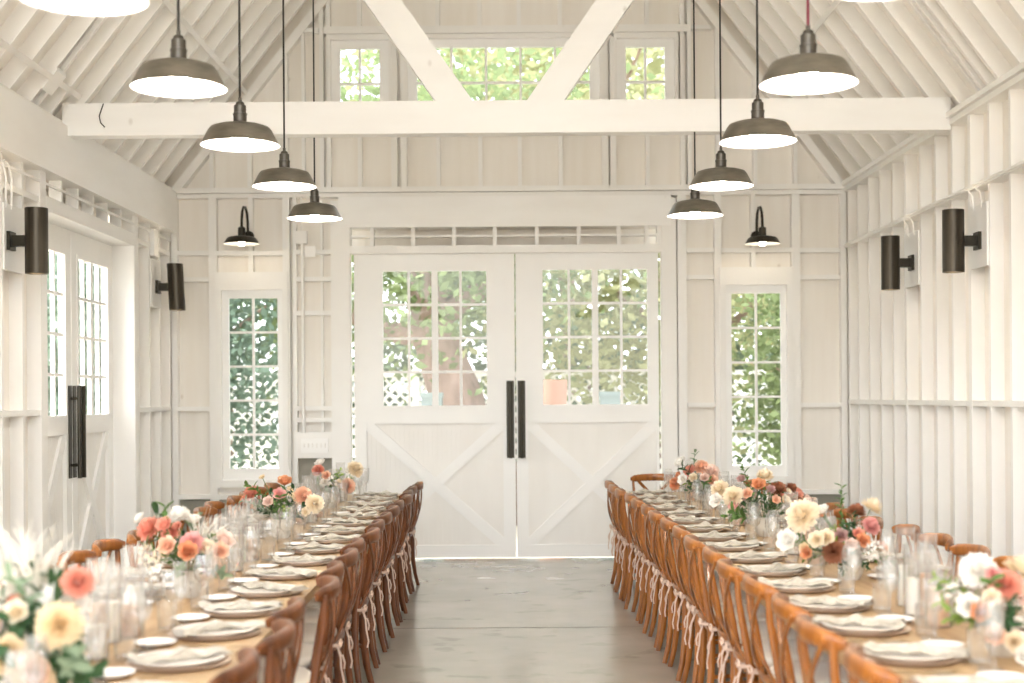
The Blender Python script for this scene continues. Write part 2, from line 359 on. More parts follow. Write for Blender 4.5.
# barn doors.  built in local x (width), z ; local y = thickness, front faces -y
def barn_door(name, loc, rz, W, H, glassr, cols, rows, thick_mull, rail_z, panel, hinge_left, handle_x, handle_z, hlen, flip=False):
    root = empty(name, loc, rz, kind='structure')
    g0, g1, h0, h1 = glassr; p0, p1, q0, q1 = panel
    fr = MB()
    for (a, b_, c, d) in ((0, g0, rail_z, H), (g1, W, rail_z, H), (g0, g1, h1, H), (g0, g1, rail_z, h0)): fr.box(a, b_, -.02, .03, c, d)
    for (a, b_, c, d) in ((0, p0, 0, rail_z), (p1, W, 0, rail_z), (p0, p1, 0, q0)): fr.box(a, b_, -.02, .03, c, d)
    fr.build('door_frame', doorw, root)
    # bead around the sash
    bd = MB()
    for (a, b_, c, d) in ((g0-.03, g0, h0-.03, h1+.03), (g1, g1+.03, h0-.03, h1+.03), (g0, g1, h1, h1+.03), (g0, g1, h0-.03, h0)): bd.box(a, b_, -.028, -.02, c, d)
    bd.build('sash_bead', doorw, root)
    mu_ = MB()
    for i in range(1, cols):
        xx = g0+(g1-g0)*i/cols; ww = .03 if i == cols//2 and thick_mull else .012
        mu_.box(xx-ww, xx+ww, -.012, .02, h0, h1)
    for j in range(1, rows): zz = h0+(h1-h0)*j/rows; mu_.box(g0, g1, -.009, .017, zz-.012, zz+.012)
    mu_.build('muntin_grid', doorw, root)
    MB().add([(g0,.0,h0),(g1,.0,h0),(g1,.0,h1),(g0,.0,h1)], [(0,1,2,3)]).build('glass_pane', pane, root)
    pn = MB(); nb = max(2, round((p1-p0)/.045)); bw = (p1-p0)/nb
    for i in range(nb): pn.box(p0+i*bw+.003, p0+(i+1)*bw-.003, .012, .026, q0, rail_z)
    pn.box(p0, p1, .018, .024, q0, rail_z)
    pn.build('beadboard_panel', beadm, root)
    def strap(a, b_, c, d, hw, y0, y1):
        # band from corner (a,c) to corner (b_,d), clipped to the panel
        dx, dz = b_-a, d-c; L = math.hypot(dx, dz); k = hw*L/abs(dx); kx = hw*L/abs(dz)
        s1 = 1 if dx > 0 else -1
        poly = [(a, c), (a+s1*kx*1.0, c), (b_, d-k), (b_, d), (b_-s1*kx, d), (a, c+k)]
        return MB().prism(poly, 'y', y0, y1)
    strap(p0, p1, q1, q0, .055, -.016, .006) if False else None
    dn = MB()
    def clipband(a, c, b_, d, hw):
        dx, dz = b_-a, d-c; k = hw*math.hypot(dx, dz)/abs(dx); kx = hw*math.hypot(dx, dz)/abs(dz); s1 = 1 if dx > 0 else -1; s2 = 1 if dz > 0 else -1
        return [(a, c), (a+s1*kx, c), (b_, d-s2*k), (b_, d), (b_-s1*kx, d), (a, c+s2*k)]
    MB().prism(clipband(p0, q1, p1, q0, .05), 'y', -.016, .016).build('cross_brace', doorw, root)
    MB().prism(clipband(p1, q1, p0, q0, .05), 'y', -.012, .016).build('cross_brace', doorw, root)
    hd = MB().box(handle_x-.036, handle_x+.036, -.028, -.02, handle_z, handle_z+hlen).build('handle', bronze, root, label='dark bronze pull handle')
    MB().sweep([(handle_x, -.095, handle_z+.0), (handle_x, -.095, handle_z+hlen)], .017, .017, 12, up=(0,1,0)).build('handle_bar', bronze, hd, smooth=30)
    b2 = MB()
    for t in (.14, .86): b2.sweep([(handle_x, -.095, handle_z+hlen*t), (handle_x, -.026, handle_z+hlen*t)], .011, .011, 8)
    b2.build('standoff', bronze, hd, smooth=30)
    return root
DY = YB+.06
H_ = bz(252)-.02
x0 = bx(354.2); W1 = bx(515.2)-x0
barn_door('door_1', (x0, DY, .02), 0, W1, H_, (bx(383)-x0, bx(487)-x0, bz(405)-.02, bz(270)-.02), 4, 4, True, bz(423)-.02,
          (bx(366)-x0, bx(503)-x0, .12, bz(423)-.02), True, bx(510.2)-x0, bz(458)-.02, .74)
x1 = bx(516.3); W2 = bx(659.5)-x1
barn_door('door_2', (x1, DY, .02), 0, W2, H_, (bx(543.5)-x1, bx(648.5)-x1, bz(405)-.02, bz(269.5)-.02), 4, 4, True, bz(423)-.02,
          (bx(528)-x1, bx(657)-x1, .12, bz(423)-.02), False, bx(521.5)-x1, bz(458)-.02, .74)

# left wall -------------------------------------------------------------
OP = (9.8, 12.08, 0, 2.9)        # glazed doors in a deep reveal
SLOT = (9.8, 12.08, 2.99, 3.15)
OP2 = (0.2, 5.2, 0, 3.0)         # open doorway nearer the camera
XO = XL-.24
wl = sheet([OP, OP2, SLOT], Y0, YB+.1, 0, ZP+.05, 'x', XL-SHD-.03, XL-SHD).build('wall_left', board_v, kind='structure')
def lbox(nm, x0, x1, y0, y1, z0, z1, m_=white): return MB().box(x0, x1, y0, y1, z0, z1).build(nm, m_, wl)
lys = [-1.8, -1.4, -1, -.6, -.2, 5.8, 6.18, 6.58, 6.98, 7.38, 7.78, 8.18, 8.58, 8.98, 9.36, 12.6, 12.97, 13.35]
for y in lys:
    wd = .019
    lbox('stud', XL-SHD, XL, y-wd, y+wd, 0, 3.15)
lbox('door_post', XL-SHD, XL+.01, 9.68, 9.8, 0, 3.15); lbox('door_post', XL-SHD, XL+.01, 12.08, 12.2, 0, 3.15)
lbox('door_post', XL-SHD, XL+.01, 5.2, 5.32, 0, 3.15)
lbox('door_post', XL-SHD, XL+.01, .1, .2, 0, 3.15)
lbox('slot_backing', XL-.32, XL-.3, 9.7, 12.2, 2.95, 3.2, board_v); lbox('slot_backing', XL-.3, XL-SHD-.03, 9.7, 12.2, 3.16, 3.2, board_v); lbox('slot_backing', XL-.3, XL-SHD-.03, 9.7, 12.2, 2.95, 2.98, board_v)
# reveal
lbox('jamb', XO, XL+.006, OP[1]-.012, OP[1]+.008, 0, OP[3]-.013); lbox('jamb', XO, XL+.006, OP[0]-.008, OP[0]+.012, 0, OP[3]-.013); lbox('jamb', XO, XL+.006, OP[0]+.0, OP[1]-.0, OP[3]-.012, OP[3]+.008)
lbox('header_beam', XL-SHD, XL+.06, Y0, YB-.002, 3.15, ZP-.02, whitebeam)
lbox('top_plate', XL-SHD, XL+.02, Y0, YB-.002, ZP-.02, ZP+.02)
lbox('door_head', XL-SHD, XL+.012, .2, 5.2, 2.93, 3.0); lbox('door_head', XL-SHD, XL+.012, 9.8, 12.08, 2.9, 2.99)
for y0, y1 in ((Y0, .1), (5.32, 9.68), (12.2, YB-.01)):
    ys = [y0] + [y for y in lys if y0 < y < y1] + [y1]
    for a, b_ in zip(ys, ys[1:]):
        if b_-a > .06:
            lbox('blocking', XL-SHD, XL+.001, a+.0, b_, 1.45, 1.49)
            lbox('blocking', XL-SHD, XL+.001, a+.0, b_, 2.925, 2.965)
for k in range(7):
    y = 9.8+.38*k; lbox('blocking', XL-SHD, XL-.001, y-.019, y+.019, 2.99, 3.15)
lbox('wire', XL-.006, XL+.008, 5.32, YB-.01, 3.068, 3.086)
for (a, b_) in ((8.99, 9.36), (12.62, 12.96)):
    lbox('mounting_board', XL-.02, XL+.012, a, b_, 2.40, 2.83)
lbox('conduit_box', XL-.02, XL+.03, 12.66, 12.8, 2.86, 3.1)
tb = MB()
for yy in (9.02, 9.12): tb.sweep([(XL+.01, yy, 2.8), (XL+.012, yy, 3.0), (XL+.012, yy-.05, 3.08), (XL+.012, yy-.14, 3.1)], .008, .008, 6, up=(1,0,0))
tb.build('conduit', white, wl, smooth=30)

# left doors
for i, (nm, ya) in enumerate((('door_3', OP[0]+.016), ('door_4', (OP[0]+OP[1])/2+.004))):
    Wd = (OP[1]-OP[0])/2-.022
    # local x runs along +Y : rotate 90, front (-y local) faces +X
    barn_door(nm, (XO+.04, ya, .02), PI/2, Wd, OP[3]-.04, (.16, Wd-.16, 1.42, 2.66), 4, 4, True, 1.27, (.13, Wd-.13, .12, 1.27), True,
              (Wd-.05 if i == 0 else .05), .93, .72)

# right wall ------------------------------------------------------------
wr = MB().box(XR+SHD, XR+SHD+.03, Y0, YB+.1, 0, ZP+.05).build('wall_right', board_v, kind='structure')
def rbox(nm, x0, x1, y0, y1, z0, z1, m_=white): return MB().box(x0, x1, y0, y1, z0, z1).build(nm, m_, wr)
rys = [13.35] + [12.97-.398*k for k in range(38)]
for y in rys: rbox('stud', XR, XR+SHD, y-.019, y+.019, 0, ZP-.05)
for y in (9.78, 11.39): rbox('stud', XR-.004, XR+SHD, y-.03, y+.03, 0, ZP-.05)
rbox('blocking', XR-.002, XR+SHD, Y0, YB-.01, 1.47, 1.51)
rbox('ledge', XR-.03, XR+SHD, Y0, YB-.01, 2.965, 3.0); rbox('wire', XR-.045, XR-.03, Y0, YB-.01, 2.975, 2.99)
rbox('top_plate', XR-.03, XR+SHD, Y0, YB-.002, ZP-.055, ZP-.012); rbox('top_plate', XR-.06, XR+SHD, Y0, YB-.002, ZP-.01, ZP+.03)
for (a, b_) in ((9.40, 9.76), (11.0, 11.36)):
    rbox('mounting_board', XR-.012, XR+.02, a, b_, 2.42, 2.85)
    tb = MB()
    for yy in (a+.1, a+.26): tb.sweep([(XR-.01, yy, 2.82), (XR-.02, yy, 2.92), (XR-.03, yy+.06, 2.965), (XR-.035, yy+.16, 2.98)], .008, .008, 6, up=(1,0,0))
    tb.build('conduit', white, wr, smooth=30)

# roof ------------------------------------------------------------------
TH = .115
nl = Vector((-SL, 0, 1)).normalized(); nr = Vector((SR, 0, 1)).normalized()
cm = MB()
def slab(mbx, x0, x1, off0, off1, y0, y1):
    """strip parallel to a roof slope between x0 and x1, perpendicular offsets off0..off1"""
    nn = nl if x1 <= AP[0]+1e-6 else nr
    P0 = Vector((x0, 0, roofz(x0))); P1 = Vector((x1, 0, roofz(x1)))
    poly = [P0+nn*off0, P1+nn*off0, P1+nn*off1, P0+nn*off1]
    mbx.prism([(p.x, p.z) for p in poly], 'y', y0, y1)
slab(cm, XL-.35, AP[0], TH, TH+.03, Y0, YB+.3); slab(cm, AP[0], XR+.35, TH, TH+.03, Y0, YB+.3)
# fix roofz outside the walls is linear, fine
ceil = cm.build('ceiling', board_r, kind='structure')
rl = MB(); slab(rl, XL-.02, AP[0], .0, TH, -.019, .019); rlm = rl.mesh('rafter', white)
rr_ = MB(); slab(rr_, AP[0], XR+.02, .0, TH, -.019, .019); rrm = rr_.mesh('rafter', white)
ry = [13.06-.395*k for k in range(38)]
for y in ry:
    link('rafter', rlm, ceil, loc=(0, y, 0)); link('rafter', rrm, ceil, loc=(0, y, 0))
for y in (9.62, 9.50): link('rafter', rlm, ceil, loc=(0, y, 0)); link('rafter', rrm, ceil, loc=(0, y-.2, 0))
# purlin strips running lengthways under the rafters
for side, t in ((0, .15), (0, .73), (1, .73)):
    x = XL+t if side == 0 else XR-t
    nn = nl if side == 0 else nr; tv = Vector((1, 0, SL)).normalized() if side == 0 else Vector((1, 0, -SR)).normalized()
    P = Vector((x, 0, roofz(x))); hw = .02
    poly = [P-tv*hw-nn*.02, P+tv*hw-nn*.02, P+tv*hw, P-tv*hw]
    MB().prism([(p.x, p.z) for p in poly], 'y', Y0, YB-.03 if t > .3 else 10.1).build('purlin_strip', white, ceil)
MB().box(AP[0]-.03, AP[0]+.03, Y0, YB, AP[1]-.25, AP[1]+.15).build('ridge_board', white, ceil)
gp = MB(); x = XL+.15; P = Vector((x, 0, roofz(x)))
MB().prism([(XL+.10, roofz(XL+.10)-.03), (XL+.20, roofz(XL+.20)-.03), (XL+.20, roofz(XL+.20)), (XL+.10, roofz(XL+.10))], 'y', 9.46, 9.66).build('gusset_plate', white, ceil)

# truss -----------------------------------------------------------------
YT = 10.2
trs = empty('ceiling_beam', (0, YT, 3.47), kind='structure')
MB().box(XL+.02, XR-.02, -.07, .07, 0, .235).build('tie_beam', whitebeam, trs)
for s_, xb in ((-1, -.425), (1, .235)):
    x_top = xb+s_*1.36; zt = 1.95
    hw = .135
    poly = [(xb-hw, .235), (xb+hw, .235), (x_top+hw, .235+zt), (x_top-hw, .235+zt)]
    MB().prism(poly, 'y', -.055, .055).build('brace', whitebeam, trs)
pl = MB(); pl.sweep([(XL+.32, -.072, .23), (XL+.29, -.075, .14), (XL+.3, -.075, .09), (XL+.33, -.073, .06)], .004, .004, 6, up=(0,1,0)); pl.build('stray_cable', cordm, trs)
# ------------------------------------------------------------------ lights fixtures
def pendant_proto():
    root = empty('pendant_lamp')
    sh = MB(); sh.lathe([(.203,0),(.200,.004),(.163,.075),(.150,.092),(.120,.102),(.060,.113),(.045,.118)], 40); sh.build('lamp_shade', galv, root, smooth=45)
    inn = MB(); inn.lathe([(.203,0),(.197,.002),(.159,.072),(.146,.087),(.118,.097),(.045,.108),(.0,.108)], 40); inn.build('shade_lining', enamel, root, smooth=45)
    nk = MB(); nk.lathe([(.045,.112),(.034,.122),(.034,.155),(.036,.157),(.036,.165),(.031,.167),(.031,.205),(.024,.21),(.02,.222),(.009,.228),(.009,.245)], 20, cap1=True); nk.build('socket_cap', neckm, root, smooth=35)
    bl = MB(); bl.lathe([(.0,.012),(.025,.016),(.043,.035),(.045,.055),(.03,.085),(.02,.108)], 16); bl.build('bulb', bulbm, root, smooth=60)
    return root
pend = [('left', 83.5, 4.42, 2.82), ('left', 179, 5.95, 2.876), ('left', 240, 7.2, 2.858), ('left', 284, 8.85, 2.895), ('left', 314, 10.35, 2.885),
        ('right', 885, 4.4, 2.845), ('right', 808.6, 5.8, 2.84), ('right', 757.7, 7.35, 2.885), ('right', 720.6, 8.83, 2.875), ('right', 694.5, 10.15, 2.862)]
pp = pendant_proto(); first = True

for i, (side, px, Y, Z) in enumerate(pend):
    k = 4-(i % 5)
    X = wx(px+2, Y)
    lab = f'bronze warehouse pendant lamp over the {side} table, {ORD[k]} from the barn doors'
    if first: o = pp; o.location = (X, Y, Z); tag(o, lab, 'pendant lamp', 'warehouse pendants over the tables'); first = False
    else: o = copy_tree(pp, (X, Y, Z), label=lab, cat='pendant lamp', group='warehouse pendants over the tables')
    o.name = 'pendant_lamp'
for o in [x for x in bpy.data.objects if x.name.startswith('pendant_lamp')]:
    X, Y, Z = o.location
    top = roofz(X)+.06
    red = (X > 0 and 5.5 < Y < 6.2)
    MB().sweep([(0,0,.24),(0,0,top-Z)], .0062, .0062, 6, up=(0,1,0)).build('cord', redcord if red else cordm, o)

def sconce(loc, sgn, label, tilt=0):
    r = empty('wall_sconce', loc, label=label, cat='wall sconce', group='bronze cylinder wall lights')
    r.rotation_euler = (0, 0, 0)
    MB().box(0 if sgn > 0 else -.022, .022 if sgn > 0 else 0, -.055, .055, -.06, .06).build('back_plate', bronze, r)
    MB().box(min(sgn*.02, sgn*.12), max(sgn*.02, sgn*.12), -.03, .03, -.035, .035).build('arm', bronze, r)
    cx = sgn*.175
    T = math.tan(tilt)
    c = MB(); c.lathe([(.072,-.213),(.073,-.213),(.073,.213),(.068,.213),(.068,-.213),(.072,-.213)], 32, c=(cx,0,0))
    c.v = [(x+z*T, y, z) for x, y, z in c.v]; c.build('cylinder_shade', sconcem, r, smooth=40)
    bl = MB(); bl.lathe([(0,-.19),(.04,-.19),(.05,-.175),(.05,-.16),(0,-.155)], 16, c=(cx,0,0)); bl.build('bulb', bulbs, r, smooth=60)
    bl = MB(); bl.lathe([(0,.155),(.05,.16),(.05,.175),(.04,.19),(0,.19)], 16, c=(cx,0,0)); bl.build('bulb', bulbs, r, smooth=60)
    di = MB(); di.lathe([(0,.15),(.068,.15)], 16, c=(cx,0,0)); di.lathe([(0,-.15),(.068,-.15)], 16, c=(cx,0,0)); di.build('inner_baffle', enamel, r)
sconce((XL+.012, 9.08, 2.59), 1, 'bronze cylinder sconce on the left wall beside the glazed doors, nearer the camera')
sconce((XL+.012, 12.82, 2.588), 1, 'bronze cylinder sconce near the left back corner, its lower rim glowing', tilt=-.05)
sconce((XR-.012, 9.56, 2.60), -1, 'bronze cylinder sconce on the right wall, the nearer of two')
sconce((XR-.012, 11.16, 2.605), -1, 'bronze cylinder sconce on the right wall, the farther of two')

def gooseneck(px_base, sgn, label):
    X = bx(px_base); Z = bz(236.5, px_base)
    r = empty('gooseneck_lamp', (X, YB+.0, Z), label=label, cat='wall lamp', group='gooseneck barn lights above the narrow windows')
    m_ = MB(); m_.lathe([(0,0),(.052,0),(.052,.012),(.03,.03),(.018,.035)], 20)
    m_.v = [(x, -z-.0, y) for x, y, z in m_.v]; m_.build('wall_mount', bronze, r, smooth=40)
    nk = [(0,-.02,0)] + [(0, -.02-.28*(1-math.cos(t))/2*1.25, .0+.27*math.sin(t)*1.0) for t in [PI*k/10*0.93 for k in range(1, 11)]]
    pts = [(0,-.03,0),(0,-.05,.03),(0,-.055,.13),(0,-.09,.21),(0,-.17,.255),(0,-.26,.245),(0,-.325,.19),(0,-.35,.11),(0,-.355,.04)]
    MB().sweep(pts, .0125, .0125, 10, up=(1,0,0)).build('neck', bronze, r, smooth=60)
    c = (0,-.355,-.11)
    nk = MB(); nk.lathe([(.016,.16),(.034,.15),(.036,.075),(.05,.062)], 18, c=c); nk.build('socket_cap', bronze, r, smooth=40)
    sh = MB(); sh.lathe([(.166,0),(.164,.003),(.137,.05),(.12,.062),(.07,.072),(.045,.076)], 32, c=c); sh.build('lamp_shade', bronze, r, smooth=45)
    sh = MB(); sh.lathe([(.166,0),(.161,.002),(.133,.046),(.118,.057),(.045,.068),(0,.068)], 32, c=c); sh.build('shade_lining', enamel, r, smooth=45)
    bl = MB(); bl.lathe([(0,-.022),(.02,-.018),(.032,-.002),(.03,.02),(.018,.06)], 14, c=c); bl.build('bulb', bulbg, r, smooth=60)
gooseneck(250, -1, 'dark gooseneck barn lamp above the narrow window left of the barn doors')
gooseneck(757, 1, 'dark gooseneck barn lamp above the narrow window right of the barn doors')

# electrical boxes and conduit by the door
r = empty('electrical_panel', (bx(315), YB-.002, bz(458,315)), label='white painted switch panel on the studs left of the barn doors', cat='switch panel')
MB().box(-.165, .165, -.03, .0, 0, .25).build('backing_board', white, r)
MB().box(-.13, .13, -.05, -.03, .05, .19).build('switch_plate', doorw, r)
tg = MB()
for k in range(6): tg.box(-.1+k*.04-.006, -.1+k*.04+.006, -.06, -.05, .1, .14)
tg.build('toggle', bread_m, r)
r = empty('conduit_box', (bx(303), YB-.004, bz(238,303)), label='white junction box with a pipe running down the stud left of the barn doors', cat='junction box')
MB().box(-.055, .055, -.06, 0, -.06, .06).build('box', white, r)
MB().sweep([(.01,-.03,-.06),(.01,-.03,bz(433,303)-bz(238,303))], .016, .016, 8, up=(0,1,0)).build('pipe', white, r, smooth=40)
MB().sweep([(-.0,-.03,.06),(0,-.03,bz(196.5,303)-bz(238,303))], .008, .008, 8, up=(0,1,0)).build('pipe', white, r, smooth=40)
r = empty('junction_box', (bx(312), YB+.0, bz(252,312)), label='small square white box just below and beside the larger junction box', cat='junction box')
MB().box(-.045, .045, -.04, 0, -.045, .045).build('box', white, r)
MB().box(-.052, .052, -.046, -.04, -.052, .052).build('cover_plate', doorw, r)

# ------------------------------------------------------------------ furniture
def chair_proto(wm, bows=(-1, 1)):
    r = empty('dining_chair')
    # local: faces +y, floor z=0
    for s_ in (-1, 1):
        pts = [(s_*.20,-.240,0),(s_*.196,-.215,.10),(s_*.190,-.200,.22),(s_*.186,-.195,.36),(s_*.184,-.200,.46),(s_*.182,-.222,.60),(s_*.184,-.245,.73),(s_*.190,-.252,.835)]
        MB().sweep(pts, [.011,.012,.014,.015,.015,.013,.012,.011], [.014,.016,.018,.019,.018,.016,.014,.012], 8, up=(0,1,0), power=2.6).build('leg', wm, r, smooth=50)
        pts = [(s_*.175,.185,0),(s_*.17,.175,.15),(s_*.163,.165,.30),(s_*.158,.155,.44)]
        MB().sweep(pts, [.014,.015,.017,.02], [.014,.015,.017,.02], 8, up=(0,1,0), power=3).build('leg', wm, r, smooth=50)
    # top rail, strongly curved
    N = 13; pts = []
    for k in range(N):
        u = -1+2*k/(N-1); pts.append((u*.212, -.292+.062*u*u+.012*u**6, .840-.012*u*u))
    MB().sweep(pts, [.006 if k in (0, N-1) else .0155 for k in range(N)], [.015 if k in (0, N-1) else .033-.004*abs(-1+2*k/(N-1)) for k in range(N)], 12, power=2.6).build('top_rail', wm, r, smooth=55)
    for s_ in (-1, 1):
        pts = []
        for k in range(9):
            t = k/8; pts.append((s_*(-.165+.33*t)*(1 if True else 1), -.268-.02*math.sin(PI*t)+.055*t*t + (.004*s_), .835-.36*t))
        MB().sweep(pts, .0065, .014, 8, up=(1,0,0), power=3).build('cross_strap', wm, r, smooth=50)
    # lower back rail
    pts = [(-.18+.36*k/6, -.205-.025*math.sin(PI*k/6), .485) for k in range(7)]
    MB().sweep(pts, .010, .014, 8, power=3).build('lower_rail', wm, r, smooth=50)
    # seat
    def sq(w_, d0, d1, n_=40, p=5):
        o_ = []
        for k in range(n_):
            a = 2*PI*k/n_; ca, sa = math.cos(a), math.sin(a); e = 2/p
            xx = math.copysign(abs(ca)**e, ca)*w_; yy = math.copysign(abs(sa)**e, sa)
            yy = (d0+d1)/2+yy*(d1-d0)/2; xx *= 1+.08*(yy)/.2
            o_.append((xx, yy))
        return o_
    MB().prism(sq(.205, -.215, .215), 'z', .435, .468).build('seat', wm, r, smooth=50)
    cu = MB(); lv = [(.195,.468),(.202,.482),(.200,.498),(.185,.51),(.12,.517),(.0,.519)]; vs = []; n_ = 40
    for (w_, z) in lv:
        k_ = w_/.2
        for (a, b_) in sq(.2, -.2, .2): vs.append((a*k_, b_*k_+.005, z))
    fs = [(j*n_+i, j*n_+(i+1) % n_, (j+1)*n_+(i+1) % n_, (j+1)*n_+i) for j in range(len(lv)-1) for i in range(n_)]
    cu.add(vs, fs); cu.build('seat_cushion', cush, r, smooth=60)
    # bentwood stretchers
    pts = [(-.168,.165,.30),(-.13,.168,.37),(-.06,.17,.41),(.06,.17,.41),(.13,.168,.37),(.168,.165,.30)]
    MB().sweep(pts, .008, .009, 8, up=(0,1,0)).build('bent_brace', wm, r, smooth=50)
    for s_ in (-1, 1):
        MB().sweep([(s_*.172,.17,.22),(s_*.184,-.02,.23),(s_*.19,-.205,.22)], .008, .010, 8).build('side_stretcher', wm, r, smooth=50)
    MB().sweep([(-.186,-.02,.235),(.186,-.02,.235)], .008, .010, 8).build('cross_stretcher', wm, r, smooth=50)
    # ribbon bows tied on the back posts
    for s_ in bows:
        rb = MB(); cx, cy, cz = s_*.188, -.222, .475
        for q in (-1, 1):
            rb.sweep([(cx,cy-.01,cz),(cx+q*.022,cy-.028,cz+.022),(cx+q*.042,cy-.03,cz+.006),(cx+q*.03,cy-.025,cz-.014),(cx,cy-.012,cz)], .001, .0042, 6, up=(0,1,.2))
            L = .12+.04*(q*s_)
            rb.sweep([(cx,cy-.012,cz),(cx+q*.012,cy-.03,cz-.05),(cx+q*.022,cy-.034,cz-L*.6),(cx+q*.012,cy-.045,cz-L),(cx+q*.026,cy-.04,cz-L-.03)], .001, .0038, 6, up=(0,1,.2))
        rb.sweep([(cx-.024,cy+.01,cz),(cx-.02,cy-.022,cz),(cx+.02,cy-.022,cz),(cx+.024,cy+.01,cz)], .002, .007, 6)
        rb.build('tie_ribbon', ribbon, r, smooth=50)
    return r
protoR = chair_proto(wood); protoR.name = 'dining_chair'
protoL = chair_proto(wood_shaded, (-1,))
used = {protoR: False, protoL: False}
def put_chair(proto, X, Y, rz, lab, grp):
    if not used[proto]:
        used[proto] = True; o = proto; o.location = (X, Y, 0); o.rotation_euler = (0, 0, rz); tag(o, lab, 'chair', grp)
        if o.name not in KIDS: KIDS[o.name] = [(ch, list(ch.children)) for ch in o.children]
        return o
    return copy_tree(proto, (X, Y, 0), rz, label=lab, cat='chair', group=grp)
def axL(Y): return -.778+(11.6-Y)*.0077     # aisle-side back line of the left row
def axR(Y): return .745+(11.6-Y)*.0195
NS = 17
seatY = {'left': [11.45-.515*k for k in range(NS)], 'right': [11.45-.515*k for k in range(NS)]}
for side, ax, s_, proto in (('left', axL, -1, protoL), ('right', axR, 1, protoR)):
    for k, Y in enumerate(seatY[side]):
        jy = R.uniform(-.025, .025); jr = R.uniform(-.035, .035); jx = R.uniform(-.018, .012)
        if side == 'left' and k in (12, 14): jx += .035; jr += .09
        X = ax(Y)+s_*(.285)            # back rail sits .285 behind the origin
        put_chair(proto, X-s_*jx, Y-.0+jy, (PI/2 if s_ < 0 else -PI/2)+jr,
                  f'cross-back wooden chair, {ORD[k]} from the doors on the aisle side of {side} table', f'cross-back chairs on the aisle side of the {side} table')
        X2 = ax(Y)+s_*((1.28 if s_ < 0 else 1.23)-.285)
        put_chair(protoR if side == 'right' else protoR, X2+s_*R.uniform(-.03,.03), Y+R.uniform(-.02,.02), (-PI/2 if s_ < 0 else PI/2)+R.uniform(-.05,.05),
                  f'cross-back wooden chair, {ORD[k]} from the doors on the wall side of {side} table', f'cross-back chairs on the wall side of the {side} table')
put_chair(protoR, wx(656, 12.2), 12.13, PI, 'cross-back wooden chair at the head of the right table by the barn doors', 'chair at the table head')
# chairs at bottom of rows stand in front of the camera plane only as far as the photo shows

# tables
TZ = .75
def table_proto(L, Wt):
    r = empty('farm_table')
    tp = MB(); nb = 5; bw = Wt/nb
    for i in range(nb): tp.box(-Wt/2+i*bw+.0012, -Wt/2+(i+1)*bw-.0012, -L/2, L/2, TZ-.04, TZ)
    tp.box(-Wt/2+.01, Wt/2-.01, -L/2+.01, L/2-.01, TZ-.038, TZ-.003)
    tp.build('tabletop', tabm, r)
    MB().box(-.22, .22, -L/2+.2, L/2-.2, TZ-.12, TZ-.0401).build('apron', legm, r)
    for s_ in (-1, 1):
        y = s_*(L/2-.45); MB().box(-.06, .06, y-.05, y+.05, .08, TZ-.12).build('leg', legm, r)
        MB().box(-.10, .10, y-.05, y+.05, 0, .08).build('foot', legm, r)
    MB().box(-.02, .02, -L/2+.5, L/2-.5, .25, .36).build('stretcher', legm, r)
    return r
TL = 2.42
tcx = {'left': lambda Y: axL(Y)-.605, 'right': lambda Y: axR(Y)+.605}
tp_ = table_proto(TL-.006, .96); first = True
for side in ('left', 'right'):
    slope = .0077 if side == 'left' else .0195
    for k in range(4):
        Yc = 11.8-TL*(k+.5); X = tcx[side](Yc); rz = slope
        lab = f'{["farthest","second","third","nearest"][k]} wooden plank farm table of the {side} row, {["by the doors","from the doors","from the doors","by the camera"][k]}'
        if first: o = tp_; o.location = (X, Yc, 0); o.rotation_euler = (0,0,rz); tag(o, lab, 'table', 'farm tables set end to end'); first = False
        else: copy_tree(tp_, (X, Yc, 0), rz, label=lab, cat='table', group='farm tables set end to end')

# ------------------------------------------------------------------ tableware
def me_plate():
    m_ = MB(); m_.lathe([(0,.006),(.085,.006),(.095,.0),(.10,.0),(.110,.009),(.138,.017),(.140,.0195),(.136,.0205),(.106,.0135),(.09,.011),(0,.011)], 40); return m_
def me_bread():
    m_ = MB(); m_.lathe([(0,.0),(.045,.0),(.06,.009),(.070,.013),(.070,.015),(.058,.012),(.045,.004),(0,.004)], 28); return m_
charger = MB().lathe([(0,0),(.12,0),(.154,.010),(.156,.012),(.152,.013),(.12,.004),(0,.004)], 40).mesh('charger_plate', charg_m, 40)
plate = me_plate().mesh('dinner_plate', plate_m, 50)
bread = me_bread().mesh('bread_plate', bread_m, 50)
def napkin_mesh(seed):
    rr = random.Random(seed); m_ = MB(); N = 26; n_ = 16; vs = []; fs = []
    ph = [rr.uniform(0, 6) for _ in range(6)]
    bend = rr.uniform(-.03, .03)
    for j in range(N):
        u = -1+2*j/(N-1)
        flare = .018+.045*abs(u)**1.2
        if abs(u) > .85: flare *= 1-(abs(u)-.85)*1.5
        knot = math.exp(-(u/.13)**2)
        rw = (flare+.014*knot)*.95; rh = .006+.005*abs(u)+.013*math.exp(-(u/.2)**2)
        for i in range(n_):
            a = 2*PI*i/n_
            wr_ = 1+.22*math.sin(4*a+ph[0]+u*3)+.13*math.sin(7*a+ph[1]-u*5)
            x = math.cos(a)*rw*wr_+bend*u*u*2+.006*math.sin(u*9+ph[2]); z = (math.sin(a)*rh*wr_)
            z = z+rh*.85+.004*math.sin(u*11+ph[4])
            y = u*.15+.008*math.sin(a*3+ph[3])*abs(u)
            vs.append((x, y, max(z, .001)))
    for j in range(N-1):
        for i in range(n_):
            k = (i+1) % n_; fs.append((j*n_+i, j*n_+k, (j+1)*n_+k, (j+1)*n_+i))
    fs.append(tuple(range(n_))); fs.append(tuple(range((N-1)*n_, N*n_)))
    m_.add(vs, fs); return m_.mesh('napkin', napk, 60)
napkins = [napkin_mesh(s) for s in range(6)]
